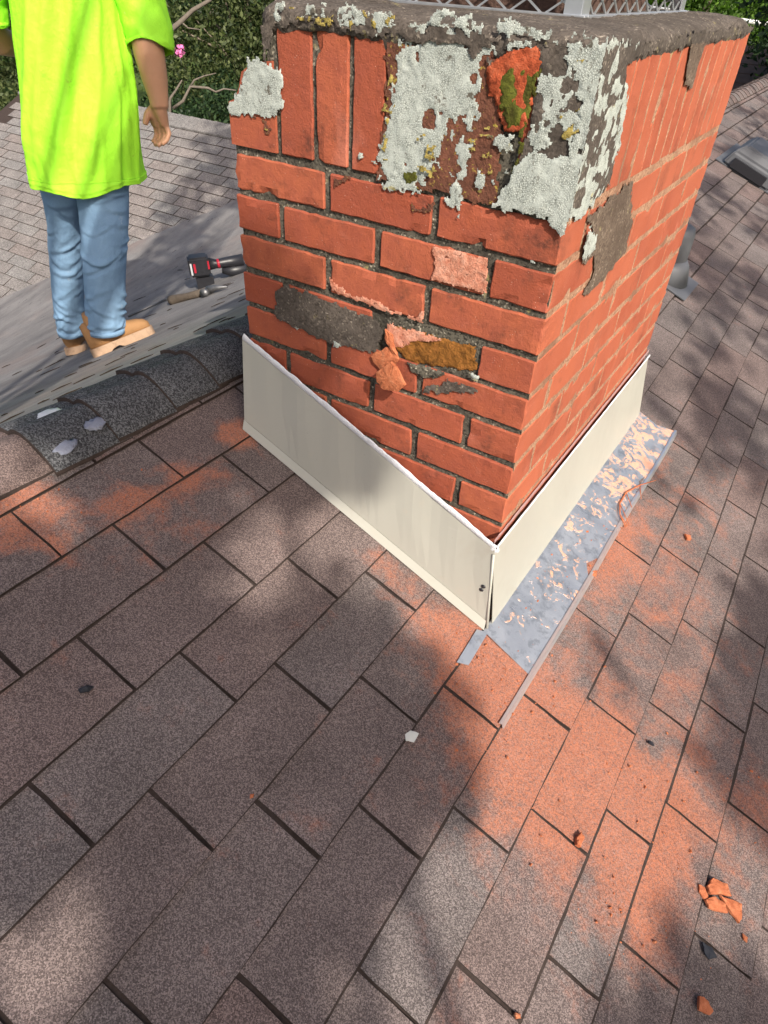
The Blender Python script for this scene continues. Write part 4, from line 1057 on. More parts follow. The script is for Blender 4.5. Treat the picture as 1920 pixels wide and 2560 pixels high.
# needles and twigs scattered on the back slope
bm = bmesh.new()
for k in range(150):
    x = -0.45 - rng.random() ** 1.5 * 2.4; y = rng.uniform(-0.6, 2.2); a_ = rng.gauss(1.15, 0.35); L_ = rng.uniform(0.02, 0.10)
    p, n_ = back_frame(x, y); dd = Vector((math.cos(a_), math.sin(a_), 0)); dd = (dd - n_ * dd.dot(n_)).normalized()
    tube(bm, [p + n_ * .003 - dd * L_ / 2, p + n_ * .004, p + n_ * .003 + dd * L_ / 2], [0.0012, 0.0022, 0.001], 4)
o = bm_obj('pine_needles', bm, M_TWIG); tag(o, 'dark pine needles and twigs scattered on the dusty grey roof slope', 'debris', kind='stuff')

# ------------------------------------------------------------------ debris on the front slope
def on_roof(x, y, h=0.0): return Vector((x, y, zfront(x))) + NF * (RT + h)
def debris(name, poly_px, th, mat, label, cat, seed, bulge=0.002, group=None):
    """flat fragment lying on the shingles; outline given as (x, y) on the roof"""
    c = sum((Vector(p) for p in poly_px), Vector((0, 0))) / len(poly_px)
    pl = [((p[0] - c.x) * math.hypot(1, SL), p[1] - c.y) for p in poly_px]
    o = flake(name, pl, on_roof(c.x, c.y, 0.0005), DF, (0, 1, 0), th, mat, None, bulge, seed)
    return tag(o, label, cat, group)
B_ = [[(1.1404, -0.1878), (1.1516, -0.1853), (1.1606, -0.1957), (1.155, -0.2043), (1.1443, -0.1994)], [(1.1535, -0.1805), (1.1593, -0.1595), (1.1853, -0.1484), (1.1961, -0.164), (1.1756, -0.1774), (1.162, -0.189)], [(1.1566, -0.2045), (1.1699, -0.1862), (1.1891, -0.1847), (1.1965, -0.1961), (1.1649, -0.2127)], [(1.1779, -0.1771), (1.1994, -0.1682), (1.2167, -0.1614), (1.2208, -0.1871), (1.2189, -0.1962), (1.1942, -0.1865)], [(1.1822, -0.35), (1.1919, -0.3462), (1.2075, -0.3516), (1.2046, -0.3625), (1.1872, -0.3686)], [(0.9286, -0.2804), (0.9327, -0.2653), (0.9396, -0.2723), (0.9403, -0.2895), (0.933, -0.2911)], [(0.9449, -0.561), (0.9512, -0.5573), (0.9546, -0.5614), (0.9491, -0.5668)], [(1.2295, -0.206), (1.2386, -0.2058), (1.2396, -0.2144), (1.2327, -0.2142)], [(0.8845, 0.6303), (0.8983, 0.636), (0.904, 0.6237), (0.8949, 0.6142)], [(0.939, -0.1977), (0.9449, -0.1959), (0.9441, -0.2002)], [(0.7401, 0.284), (0.7476, 0.2978), (0.7521, 0.2807), (0.7437, 0.2722)], [(0.6184, -0.3456), (0.6214, -0.3333), (0.6353, -0.3272), (0.637, -0.346), (0.6253, -0.3537)], [(0.2177, -0.6513), (0.2205, -0.6396), (0.2286, -0.633), (0.2291, -0.6421), (0.2223, -0.6518)], [(0.9807, -0.0054), (0.9894, -0.0044), (0.9939, -0.0074), (0.9839, -0.0097)], [(1.1685, -0.2705), (1.1862, -0.2666), (1.1978, -0.2746), (1.1856, -0.2879), (1.1753, -0.2824)], [(0.9271, -0.2711), (0.9291, -0.2702), (0.9359, -0.2788), (0.933, -0.2814)], [(0.4934, -0.591), (0.4969, -0.5862), (0.4997, -0.5912), (0.497, -0.5952)], [(0.8724, -0.6009), (0.8734, -0.5967), (0.8768, -0.5991), (0.8751, -0.6033)]]
FL = 'fragment'
debris('brick_fragment', B_[0], 0.0042, M_FLAKE, 'small knob-shaped brick flake at the left end of the cracked cluster', 'brick fragment', 1, .0007, group='cracked brick flakes')
debris('brick_fragment', B_[1], 0.0060, M_FLAKE, 'upper flake of the cracked brick cluster at the torn shingle', 'brick fragment', 2, .0007, 'cracked brick flakes')
debris('brick_fragment', B_[2], 0.0056, M_FLAKE, 'lower left flake of the cracked brick cluster', 'brick fragment', 3, .0007, 'cracked brick flakes')
debris('brick_fragment', B_[3], 0.0056, M_FLAKE, 'lower right flake of the cracked brick cluster', 'brick fragment', 4, .0007, 'cracked brick flakes')
debris('brick_fragment', B_[4], 0.0056, M_FLAKE, 'pointed orange brick chip alone near the bottom right corner', 'brick fragment', 5, .0007)
debris('brick_fragment', B_[5], 0.0090, M_FLAKE, 'orange brick crumb sitting in a shingle slot right of centre', 'brick fragment', 6, .0007)
debris('brick_fragment', B_[6], 0.0049, M_FLAKE, 'tiny brick crumb at the bottom edge of the roof', 'brick fragment', 7, .0007)
debris('brick_fragment', B_[7], 0.0028, M_FLAKE, 'thin pink brick sliver below the cracked cluster', 'brick fragment', 8, .0007)
debris('brick_fragment', B_[8], 0.0060, M_FLAKE, 'small orange crumb on clean shingles right of the apron', 'brick fragment', 9, .0007)
debris('brick_fragment', B_[10], 0.0060, M_FLAKE, 'orange crumb resting on the apron flashing edge', 'brick fragment', 11, .0007)
debris('metal_scrap', B_[11], .0015, M_PALE, 'small square offcut of beige metal on the shingles', 'metal scrap', 12, .0004)
debris('rubber_scrap', B_[12], .006, M_BLKSCRAP, 'dark blue black rubber scrap on the left shingles', 'scrap', 13, .003)
debris('rubber_scrap', B_[13], .005, M_BLKSCRAP, 'tiny black speck of rubber on dusty shingles right of centre', 'scrap', 14, .002)
debris('tar_spot', B_[14], .0025, M_BLKSCRAP, 'dark tar spot on shingle near the bottom right', 'tar', 15, .001)
debris('brick_fragment', B_[16], 0.0021, M_FLAKE, 'single red crumb on grey shingles left of centre', 'brick fragment', 17, .0007)
# gritty brick crumbs strewn around the apron
bm = bmesh.new(); gr_ = random.Random(77)
for k in range(300):
    cx_, cy_, rx_, ry_, st_ = DUST[gr_.randrange(0, 13)]
    x = gr_.gauss(cx_, rx_ * .8); y = gr_.gauss(cy_, ry_ * .8)
    if x < 0.64 and y > -0.06: continue
    sz = 0.0009 + 0.0020 * gr_.random() ** 3; p = on_roof(x, y, sz * .4 + (.002 if x < .76 and y > -.06 else -.001))
    a_ = Vector((gr_.gauss(0, 1), gr_.gauss(0, 1), gr_.gauss(0, 1))).normalized(); b_ = a_.orthogonal().normalized(); obox(bm, p, (a_, b_, a_.cross(b_)), (sz, sz * .7, sz * .5))
o = bm_obj('brick_grit', bm, M_FLAKE); tag(o, 'fine orange brick grit strewn over the shingles around the apron', 'debris', kind='stuff')
# twig on the apron
tw = empty('twig', on_roof(0.73, 0.42)); tag(tw, 'orange-dusted curved twig lying across the apron flashing', 'twig')
bm = bmesh.new(); tp = [(0.684, 0.6328), (0.7037, 0.6466), (0.7079, 0.5835), (0.7198, 0.5177), (0.7453, 0.4733), (0.7601, 0.464)]
tp = [(0.7594, 0.7408), (0.731, 0.6749), (0.7118, 0.6098), (0.7129, 0.5529), (0.7262, 0.5162), (0.7487, 0.4928)]
tube(bm, [on_roof(x, y, .009) for x, y in tp], [.0012, .0018, .0022, .0022, .002, .0015], 6); bm_obj('stem', bm, M_FLAKE, tw, True)
bm = bmesh.new()
for k, (i, dx, dy) in enumerate(((1, .02, -.05), (2, .03, -.04), (3, .045, -.05), (4, .03, -.02))):
    x, y = tp[i]; tube(bm, [on_roof(x, y, .009), on_roof(x + dx, y + dy, .010)], [.0014, .0008], 5)
bm_obj('twiglets', bm, M_FLAKE, tw, True)
# sealant dabs on the black ridge caps
M_DAB = plain('bluish_sealant_smear', (0.19, 0.205, 0.26), 0.4, 0.5, 0, 0.5, 60, 0.002)
for k, (x, y, r_) in enumerate(((-0.118, -0.378, .017), (-0.126, -0.300, .016), (-0.214, -0.335, .018))):
    s_ = x - RX; z = RZ - SL * max(s_, 0) - 0.022 * math.exp(-abs(s_) / .022) + .026 - 0.012 * ((s_ + .055) / .179) ** 2 + .0065 + (.016 * math.sin(math.pi * min(1, s_ / .124)) ** .8 if s_ > 0 else 0)
    bm = bmesh.new(); bmesh.ops.create_icosphere(bm, subdivisions=3, radius=1.0)
    P_ = np.array([v.co[:] for v in bm.verts]); nn_ = fbm(P_ * 2.2 + k * 5, 30 + k, 4)
    for v, q in zip(bm.verts, nn_):
        f_ = .35 + 1.3 * q; ax_ = v.co.x * r_ * .8 * f_; ay_ = v.co.y * r_ * 1.3 * f_
        v.co = Vector((x, y, z)) + Vector((1, 0, -SL - .12 if k < 2 else 0)).normalized() * ax_ + Vector((0, 1, 0)) * ay_ + Vector((.4, 0, .9)) * (v.co.z * .0022 * f_)
    o = bm_obj('sealant_dab', bm, M_DAB if k < 2 else M_CAULK, None, True)
    tag(o, ['bluish sealant dab low on the nearest black ridge cap', 'bluish sealant dab beside the first cap seam', 'white sealant dab on the crest of the nearest ridge cap'][k], 'sealant', 'sealant dabs on the ridge caps')

# ------------------------------------------------------------------ the worker
def cloth_mat(name, lo, hi, rough, weave=900.0, blot=None, sheen=0.0):
    t = NT(name); n = t.noise(9, 5, 0.6); c = t.mix(n, lo, hi)
    w = t.noise(weave, 2)
    c = t.mix(t.mr(w, 0.35, 0.65, 0.0, 0.35), c, tuple(min(1, x * 1.25) for x in hi))
    if blot: c = t.mix(t.mr(t.noise(blot[1], 5, 0.7), blot[2], blot[2] + .06, 0, blot[3]), c, blot[0])
    t.bump(t.math('ADD', t.math('MULTIPLY', t.noise(28, 4, 0.6), 2.5), t.math('MULTIPLY', w, 0.3)), 0.004, 0.5)
    t.bsdf.inputs['Sheen Weight'].default_value = sheen
    return t.out(c, rough, 0.25)
M_SHIRT = cloth_mat('hi_vis_fabric', (0.30, 0.74, 0.030), (0.38, 0.84, 0.038), 0.62, 1200, ((0.16, 0.24, 0.03), 17, 0.64, 0.40))
M_JEAN = cloth_mat('blue_denim', (0.105, 0.195, 0.315), (0.20, 0.315, 0.45), 0.9, 700, ((0.34, 0.42, 0.50), 13, 0.66, 0.5))
M_BOOT = cloth_mat('tan_leather', (0.26, 0.135, 0.055), (0.33, 0.18, 0.08), 0.75, 500, ((0.30, 0.17, 0.08), 20, 0.62, 0.5))
M_SOLE = cloth_mat('tan_rubber', (0.31, 0.205, 0.135), (0.38, 0.26, 0.175), 0.85, 400, ((0.22, 0.15, 0.10), 26, 0.6, 0.6))
M_HAIR = plain('dark_hair', (0.02, 0.014, 0.01), 0.6, 0.3, 0, 0.3, 80)
def skin_mat():
    t = NT('skin'); n = t.noise(30, 4, 0.6); c = t.mix(n, (0.40, 0.205, 0.115), (0.50, 0.27, 0.165))
    t.bump(t.noise(160, 4), 0.0012, 0.5); t.bsdf.inputs['Subsurface Weight'].default_value = 0.08
    t.bsdf.inputs['Subsurface Radius'].default_value = (0.01, 0.004, 0.002)
    return t.out(c, 0.55, 0.35)
M_SKIN = skin_mat()

KP = 0.937
FP = Vector((-1.624, 0.719, -1.132)); HF = Vector((-0.839, 0.545, 0)); RTV = Vector((0.545, 0.839, 0)); ZV = Vector((0, 0, 1))
DH = 2.98
def at(lx, z, ly=0.0):
    p = FP + RTV * lx * KP + ZV * z * KP
    return CLOC + (p - CLOC) * (1 + ly / DH)

def loft(rings, disp, n=48, closed_top=False, closed_bot=False):
    """rings: (lx, z, ly, half width, half depth, tilt) -> verts/faces of a loft with radial displacement disp(theta, s, i)"""
    vs = []; fs = []
    m_ = len(rings)
    for i, (lx, z, ly, a_, b_, *rest) in enumerate(rings):
        c = at(lx, z, ly); pw = rest[0] if rest else 2.0
        for k in range(n):
            th = 2 * math.pi * k / n; co, si = math.cos(th), math.sin(th)
            sc = (abs(co) ** pw + abs(si) ** pw) ** (-1 / pw)
            d_ = disp(th, z, i)
            dz = 0.0
            if isinstance(d_, tuple): d_, dz = d_
            vs.append(c + RTV * (co * sc * a_ * KP + co * d_) + HF * (si * sc * b_ * KP + si * d_) + ZV * dz)
    for i in range(m_ - 1):
        for k in range(n): fs.append((i * n + k, i * n + (k + 1) % n, (i + 1) * n + (k + 1) % n, (i + 1) * n + k))
    if closed_top: fs.append([(m_ - 1) * n + k for k in range(n)])
    if closed_bot: fs.append([k for k in range(n)][::-1])
    return vs, fs

def lerp_rings(keys, n):
    """smooth interpolation of key rings"""
    keys = np.array(keys, float); s = np.linspace(0, len(keys) - 1, n); out = []
    for q in s:
        i = min(int(q), len(keys) - 2); t = q - i
        p0 = keys[max(i - 1, 0)]; p1 = keys[i]; p2 = keys[i + 1]; p3 = keys[min(i + 2, len(keys) - 1)]
        out.append(tuple(0.5 * ((2 * p1) + (-p0 + p2) * t + (2 * p0 - 5 * p1 + 4 * p2 - p3) * t * t + (-p0 + 3 * p1 - 3 * p2 + p3) * t ** 3)))
    return out
def N2(a_, b_, c, s): return sfbm(a_, b_, c, s) - 0.5

# body: one continuous skin surface
bm = bmesh.new()
def limb(pts, rad, n=14): tube(bm, [at(*p) for p in pts], [r_ * KP for r_ in rad], n)
limb([(0.12, 0.80, .14), (0.13, 1.0, .13), (0.15, 1.25, .12), (0.165, 1.5, .11), (0.165, 1.6, .11), (0.17, 1.68, .10)], [.11, .105, .11, .115, .085, .055], 20)
limb([(0.17, 1.62, .10), (0.172, 1.74, .09)], [.058, .055])
# head
hc = at(0.172, 1.84, .085)
hb = bmesh.new(); bmesh.ops.create_icosphere(hb, subdivisions=3, radius=1.0)
for v in hb.verts:
    x, y, z = v.co
    face = max(0, y) 
    co = hc + RTV * x * .078 + HF * (y * .098 + (0.010 if (y > .75 and abs(x) < .25 and -.35 < z < .1) else 0)) + ZV * (z * .118)
    v.co = co
ofs = [bm.verts.new(v.co) for v in hb.verts]
for i, v in enumerate(hb.verts): v.index = i
for f_ in hb.faces: bm.faces.new([ofs[v.index] for v in f_.verts])
hb.free()
nose = hc + HF * .098 - ZV * .01; tube(bm, [nose + ZV * .03, nose + HF * .018 - ZV * .012, nose - ZV * .02], [.008, .013, .010], 8)
for s_ in (-1, 1):
    e_ = hc + RTV * s_ * .078; tube(bm, [e_ + ZV * .025, e_ + RTV * s_ * .012 + ZV * .005 - HF * .008, e_ - ZV * .025], [.008, .014, .008], 8)
jaw = hc + HF * .03 - ZV * .085; tube(bm, [hc - ZV * .03, jaw, jaw + HF * .025], [.07, .052, .03], 12)
# legs under the jeans
limb([(0.17, .85, .10), (0.155, .62, .06), (0.10, .40, .02), (0.065, .10, .0)], [.070, .058, .046, .038])
limb([(0.05, .85, .15), (0.0, .62, .25), (-0.05, .40, .36), (-0.10, .10, .42)], [.070, .058, .046, .038])
# arms
limb([(0.31, 1.53, .10), (0.385, 1.38, .07), (0.428, 1.22, .02), (0.430, 1.165, .01), (0.437, 1.08, .0), (0.440, 1.02, -.01), (0.440, 0.985, -.015)], [.066, .062, .060, .059, .050, .039, .036], 18)
limb([(0.03, 1.53, .12), (-0.06, 1.40, .16), (-0.11, 1.26, .20), (-0.08, 1.20, .25), (0.0, 1.18, .36), (0.06, 1.17, .44)], [.062, .056, .053, .050, .038, .034], 18)
def hand(root, pts_f, thumb, palm):
    for (p, r_) in palm: tube(bm, [at(*q) for q in p], [x * KP for x in r_], 12)
    for (p, r_) in pts_f: tube(bm, [at(*q) for q in p], [x * KP for x in r_], 10)
    tube(bm, [at(*q) for q in thumb[0]], [x * KP for x in thumb[1]], 10)
hand(None, [
    ([(0.452, .925, -.02), (0.462, .893, -.030), (0.448, .868, -.045), (0.426, .853, -.05)], [.0125, .0115, .0105, .009]),
    ([(0.440, .922, .0), (0.447, .888, -.008), (0.430, .862, -.022), (0.408, .848, -.03)], [.013, .012, .011, .0095]),
    ([(0.426, .922, .02), (0.430, .888, .012), (0.414, .862, .0), (0.396, .852, -.01)], [.013, .012, .011, .0095]),
    ([(0.412, .925, .038), (0.414, .895, .034), (0.403, .873, .022), (0.390, .862, .014)], [.012, .0115, .0105, .009])],
    ([(0.408, .980, .02), (0.388, .962, .015), (0.378, .942, .01), (0.372, .926, .005)], [.018, .016, .0135, .0105]),
    [([(0.440, .995, -.012), (0.442, .968, -.018), (0.450, .922, -.018)], [.031, .026, .018]), ([(0.436, .985, .0), (0.428, .955, .012), (0.422, .922, .02)], [.028, .026, .018]), ([(0.425, .985, .01), (0.410, .958, .03), (0.412, .925, .036)], [.026, .023, .016])])
hand(None, [
    ([(0.10, 1.19, .50), (0.115, 1.185, .54), (0.118, 1.165, .56)], [.012, .011, .009]), ([(0.102, 1.175, .505), (0.118, 1.168, .545), (0.12, 1.148, .565)], [.013, .012, .009]),
    ([(0.102, 1.158, .505), (0.117, 1.15, .542), (0.118, 1.13, .56)], [.013, .012, .009]), ([(0.10, 1.142, .50), (0.113, 1.135, .53), (0.114, 1.118, .548)], [.012, .011, .009])],
    ([(0.075, 1.19, .46), (0.085, 1.215, .49), (0.095, 1.22, .515)], [.016, .014, .0105]),
    [([(0.06, 1.17, .44), (0.10, 1.18, .50)], [.032, .022]), ([(0.06, 1.165, .44), (0.10, 1.15, .50)], [.026, .02])])
tmp = bpy.data.meshes.new('person_tmp'); bm.to_mesh(tmp); bm.free()
tob = bpy.data.objects.new('person_tmp', tmp); COL.objects.link(tob)
md = tob.modifiers.new('r', 'REMESH'); md.mode = 'VOXEL'; md.voxel_size = 0.0045; md.use_smooth_shade = True
ms = tob.modifiers.new('s', 'SMOOTH'); ms.factor = 0.5; ms.iterations = 4
dg = bpy.context.evaluated_depsgraph_get(); me = bpy.data.meshes.new_from_object(tob.evaluated_get(dg)); bpy.data.objects.remove(tob, do_unlink=True)
me.name = 'person'; me.materials.clear(); me.materials.append(M_SKIN)
person = bpy.data.objects.new('person', me); COL.objects.link(person)
tag(person, 'worker in bright yellow green shirt, blue jeans and tan boots, seen from behind', 'person')

# shirt
keys = [(0.115, .725, .12, .232, .170, 2.3), (0.118, .80, .12, .224, .162, 2.3), (0.135, .95, .12, .222, .160, 2.4), (0.150, 1.08, .12, .212, .150, 2.5), (0.158, 1.20, .12, .200, .145, 2.5), (0.166, 1.33, .12, .192, .142, 2.5), (0.168, 1.45, .115, .190, .135, 2.5), (0.168, 1.53, .11, .182, .120, 2.4), (0.170, 1.60, .105, .145, .095, 2.2), (0.171, 1.65, .10, .080, .075, 2.0)]
FOLDS = [(5.05, 4.15, .10, .013, .80, 1.6), (5.35, 4.75, .085, .011, .78, 1.5), (4.70, 3.75, .11, .012, .85, 1.6), (5.55, 5.15, .07, .009, .72, 1.3), (5.85, 5.62, .06, .011, .72, 1.35), (4.30, 3.45, .12, .010, .80, 1.5), (4.95, 4.95, .05, .006, .72, .95), (4.35, 4.55, .05, .006, .72, .92), (5.45, 5.30, .05, -.010, .72, 1.25), (3.9, 4.1, .06, .006, .72, .90), (4.65, 4.40, .06, -.006, .75, 1.1)]
def shirt_d(th, z, i):
    dr = 0.036 * N2(th * 1.5 - z * 2.0, z * 0.9, 2.0, 61) + 0.016 * N2(th * 3.6 + z * 2.6, z * 2.6, 5.0, 62)
    for (ta, tb, wd, am, z0, z1) in FOLDS:
        if z < z0 - .05 or z > z1 + .05: continue
        f_ = (z - z0) / (z1 - z0); tc = tb + (ta - tb) * f_ + 0.12 * N2(z * 3, ta * 3, 0, 63)
        env = max(0, min(1, (f_ + .08) * 5, (1.05 - f_) * 4))
        dr += 1.3 * am * math.exp(-((th - tc) / wd) ** 2) * env * (0.6 + .8 * sfbm(z * 4, ta, tb, 64))
    # short crumples near the hem
    dr += 0.010 * max(0, 1 - abs(z - .88) / .16) * (0.35 - abs(N2(th * 3.0 + z * 5, z * 9 - th * 2, 4.0, 67)) * 2.4)
    dz = (0.014 * math.sin(th * 2.0 + 2.2) + 0.008 * math.sin(th * 5 + .6)) if i < 6 else 0
    if 3 < i < 6: dr += 0.0025
    return dr, dz
rk = lerp_rings(keys, 110)
vs, fs = loft(rk, shirt_d, 168)
# sleeves
def sleeve(keys, n, seed, base):
    rr = lerp_rings(keys, n); nn = 44; out = []; ff = []
    pts = [at(k[0], k[1], k[2]) for k in rr]
    for i, k in enumerate(rr):
        d_ = (pts[min(i + 1, n - 1)] - pts[max(i - 1, 0)]).normalized(); u_ = (RTV - d_ * RTV.dot(d_)).normalized(); w_ = d_.cross(u_)
        for q in range(nn):
            th = 2 * math.pi * q / nn; dr = 0.026 * N2(th * 1.3, i * .16, 1.0, seed) + 0.014 * N2(th * 3.5, i * .3, 4.0, seed + 2)
            rim = 0.006 * math.sin(th * 3 + 1) if i == 0 else 0
            out.append(pts[i] + u_ * math.cos(th) * (k[3] * KP + dr) + w_ * math.sin(th) * (k[4] * KP + dr) + d_ * rim)
    for i in range(n - 1):
        for q in range(nn): ff.append(tuple(base + x for x in (i * nn + q, i * nn + (q + 1) % nn, (i + 1) * nn + (q + 1) % nn, (i + 1) * nn + q)))
    return out, ff
o1, f1 = sleeve([(0.437, 1.185, .02, .086, .080), (0.440, 1.215, .03, .088, .082), (0.434, 1.28, .05, .092, .085), (0.405, 1.38, .07, .095, .09), (0.345, 1.49, .10, .09, .09), (0.27, 1.54, .11, .07, .07)], 30, 71, len(vs)); vs += o1; fs += f1
o1, f1 = sleeve([(-0.125, 1.245, .18, .090, .085), (-0.122, 1.27, .18, .091, .086), (-0.095, 1.36, .17, .093, .09), (-0.03, 1.48, .14, .09, .09), (0.06, 1.54, .12, .07, .07)], 30, 72, len(vs)); vs += o1; fs += f1
sh = mk('shirt', vs, fs, M_SHIRT, person, True)
# stitched hem line and side seam as thin raised cords
bm = bmesh.new(); nn_ = 168
hem = [Vector(vs[7 * nn_ + k]) for k in range(nn_)]; cc_ = sum(hem, Vector()) / nn_
tube(bm, [p + (p - cc_).normalized() * .001 for p in hem] + [hem[0]], .0012, 5, False)
bm_obj('hem_stitch', bm, M_SHIRT, sh, True)
bm = bmesh.new(); kq = int(nn_ * 5.75 / (2 * math.pi)); sl_ = [Vector(vs[i * nn_ + kq]) for i in range(0, 78, 2)]
tube(bm, [p - HF * .0006 for p in sl_], .0014, 5, False); bm_obj('side_seam', bm, M_SHIRT, sh, True)
md = sh.modifiers.new('t', 'SOLIDIFY'); md.thickness = 0.003; md.offset = -1
# jeans: two legs and a seat
def jean_d(seed):
    r = random.Random(seed); fl = []
    for zc, n_, am in ((.13, 5, .010), (.19, 4, .010), (.27, 3, .007), (.40, 5, .009), (.46, 4, .008), (.56, 3, .006), (.66, 4, .009), (.72, 3, .008)):
        for _ in range(n_): fl.append((zc + r.uniform(-.035, .035), r.uniform(3.2, 6.2), r.uniform(.45, 1.1), r.uniform(-.05, .05), r.uniform(.008, .015), am * r.uniform(.6, 1.25)))
    def f_(th, z, i):
        d_ = 0.010 * N2(th * 1.4, z * 6, 2.0, seed + 3) + 0.006 * N2(th * 3, z * 16, 1.0, seed + 5)
        for (zc, tc, tw, sl, wd, am) in fl:
            u_ = (th - tc) / tw
            if abs(u_) > 1.6: continue
            e_ = (z - zc - sl * (th - tc) - .012 * u_ * u_) / wd
            if abs(e_) < 3: d_ += .72 * am * math.exp(-u_ * u_ * 1.6) * (math.exp(-e_ * e_) - .8 * math.exp(-(e_ + 1.3) ** 2))
        return d_
    return f_
def jean(keys, seed, n=130):
    vs, fs = loft(lerp_rings(keys, n), jean_d(seed), 80)
    return vs, fs
legR = [(0.052, 0.085, 0.02, 0.0864, 0.0827), (0.058, 0.16, 0.02, 0.0875, 0.0869), (0.082, 0.28, 0.02, 0.0907, 0.0933), (0.11, 0.42, 0.03, 0.094, 0.0975), (0.137, 0.56, 0.06, 0.1015, 0.106), (0.16, 0.72, 0.1, 0.1123, 0.1113), (0.168, 0.85, 0.11, 0.1134, 0.106)]
legL = [(-0.098, 0.095, 0.42, 0.0713, 0.0784), (-0.092, 0.18, 0.41, 0.0724, 0.0827), (-0.07, 0.3, 0.38, 0.0767, 0.0869), (-0.038, 0.45, 0.33, 0.0821, 0.0933), (-0.012, 0.58, 0.26, 0.0799, 0.0996), (0.015, 0.72, 0.18, 0.0972, 0.1113), (0.06, 0.85, 0.15, 0.1134, 0.106)]
vs, fs = jean(legR, 81); v2, f2 = jean(legL, 85); b_ = len(vs); vs += v2; fs += [tuple(i + b_ for i in f_) for f_ in f2]
v3, f3 = loft(lerp_rings([(0.11, .70, .13, .14, .10), (0.115, .80, .12, .155, .11), (0.12, .95, .12, .15, .105), (0.13, 1.02, .12, .14, .10)], 12), lambda th, z, i: 0.006 * N2(th * 2, z * 6, 0, 9), 56); b_ = len(vs); vs += v3; fs += [tuple(i + b_ for i in f_) for f_ in f3]
jn = mk('jeans', vs, fs, M_JEAN, person, True); md = jn.modifiers.new('t', 'SOLIDIFY'); md.thickness = 0.003; md.offset = -1
for keys, nm in ((legR, 0), (legL, 1)):
    k0 = keys[0]; vs, fs = loft([(k0[0], k0[1] - .004, k0[2], k0[3] + .004, k0[4] + .004), (k0[0], k0[1] + .018, k0[2], k0[3] + .004, k0[4] + .004)], jean_d(81 + 4 * nm), 56)
    h_ = mk('jeans_hem', vs, fs, M_JEAN, jn, True); md = h_.modifiers.new('t', 'SOLIDIFY'); md.thickness = 0.004
# boots
def boot(heel, direction, length, width, tilt_up, hscale=1.0):
    d = Vector(direction).normalized(); up = Vector(tilt_up); up = (up - d * up.dot(d)).normalized(); s = d.cross(up)
    prof = [(0.0, .62, .115), (0.06, .80, .125), (0.18, .84, .125), (0.32, .80, .118), (0.45, .82, .105), (0.58, .92, .084), (0.72, 1.0, .068), (0.85, .96, .060), (0.94, .80, .050), (1.0, .50, .034)]
    vs = []; fs = []; n = 20
    for (t, w_, h_) in prof:
        c = heel + d * (t * length)
        for k in range(n):
            th = 2 * math.pi * k / n; co, si = math.cos(th), math.sin(th); sc = (abs(co) ** 2.6 + abs(si) ** 2.6) ** (-1 / 2.6)
            vs.append(c + s * (co * sc * width * .5 * w_) + up * (0.024 + h_ * hscale * .5 * (1 + si * sc)))
    for i in range(len(prof) - 1):
        for k in range(n): fs.append((i * n + k, i * n + (k + 1) % n, (i + 1) * n + (k + 1) % n, (i + 1) * n + k))
    fs.append(list(range(n))[::-1]); fs.append([(len(prof) - 1) * n + k for k in range(n)])
    b = mk('boot', vs, fs, M_BOOT, person, True)
    # lugged sole
    bm = bmesh.new(); m_ = 44; top = []; bot = []
    for k in range(m_):
        a_ = 2 * math.pi * k / m_; t = 0.5 - 0.5 * math.cos(a_); w_ = np.interp(t, [p[0] for p in prof], [p[1] for p in prof]) * 1.10 + .03
        sg = 1 if math.sin(a_) >= 0 else -1; w_ = w_ * min(1, abs(math.sin(a_)) * 3.0) 
        lug = 0.003 if (k % 4 < 2) else -0.001
        p = heel + d * (t * (length + .016) - .008) + s * sg * w_ * width * .5
        out = s * sg * lug
        arch = 0.012 if 0.33 < t < 0.46 else 0.0
        top.append(bm.verts.new(p + up * 0.036)); bot.append(bm.verts.new(p + out + up * arch))
    for k in range(m_): bm.faces.new((top[k], top[(k + 1) % m_], bot[(k + 1) % m_], bot[k]))
    bm.faces.new(top[::-1]); bm.faces.new(bot)
    bm_obj('sole', bm, M_SOLE, b)
    # shaft and laces
    bm = bmesh.new(); c = heel + d * length * .2
    tube(bm, [c + up * .07, c + up * .10 + ZV * .02, c + up * .10 + ZV * .08], [width * .40, width * .40, width * .40], 18); bm_obj('shaft', bm, M_BOOT, b, True)
    bm = bmesh.new()
    for q in range(3): tube(bm, [c + d * (length * (.20 + .07 * q)) + up * (.142 - .013 * q) - s * .025, c + d * (length * (.215 + .07 * q)) + up * (.150 - .013 * q), c + d * (length * (.20 + .07 * q)) + up * (.142 - .013 * q) + s * .025], .0035, 6)
    bm_obj('laces', bm, M_SOLE, b, True)
    return b
def gz(p): return Vector((p.x, p.y, zback(p.x, p.y)))
hR = at(-0.030, -0.02, -.01); hR = gz(hR); tR = gz(hR + RTV * .27 + HF * .02)
nR = back_frame(hR.x, hR.y)[1]
boot(hR + nR * .001, tR - hR, 0.278, 0.105, nR)
hL = gz(at(-0.108, 0.03, .42)); tL = gz(hL + HF * .26 + RTV * .05); nL = back_frame(hL.x, hL.y)[1]
boot(hL + nL * .001, tL - hL, 0.278, 0.112, ZV + nL)
# hair
bm = bmesh.new(); bmesh.ops.create_icosphere(bm, subdivisions=3, radius=1.0)
for v in list(bm.verts):
    if v.co.y > 0.45 and v.co.z < 0.55 or v.co.z < -0.35: bm.verts.remove(v)
P_ = np.array([v.co[:] for v in bm.verts]); nn_ = fbm(P_ * 5, 3, 3)
for v, q in zip(bm.verts, nn_):
    x, y, z = v.co; k = 1.06 + .08 * q; v.co = hc + RTV * x * .080 * k + HF * (y * .100 * k - .004) + ZV * (z * .120 * k)
bm_obj('hair', bm, M_HAIR, person, True)

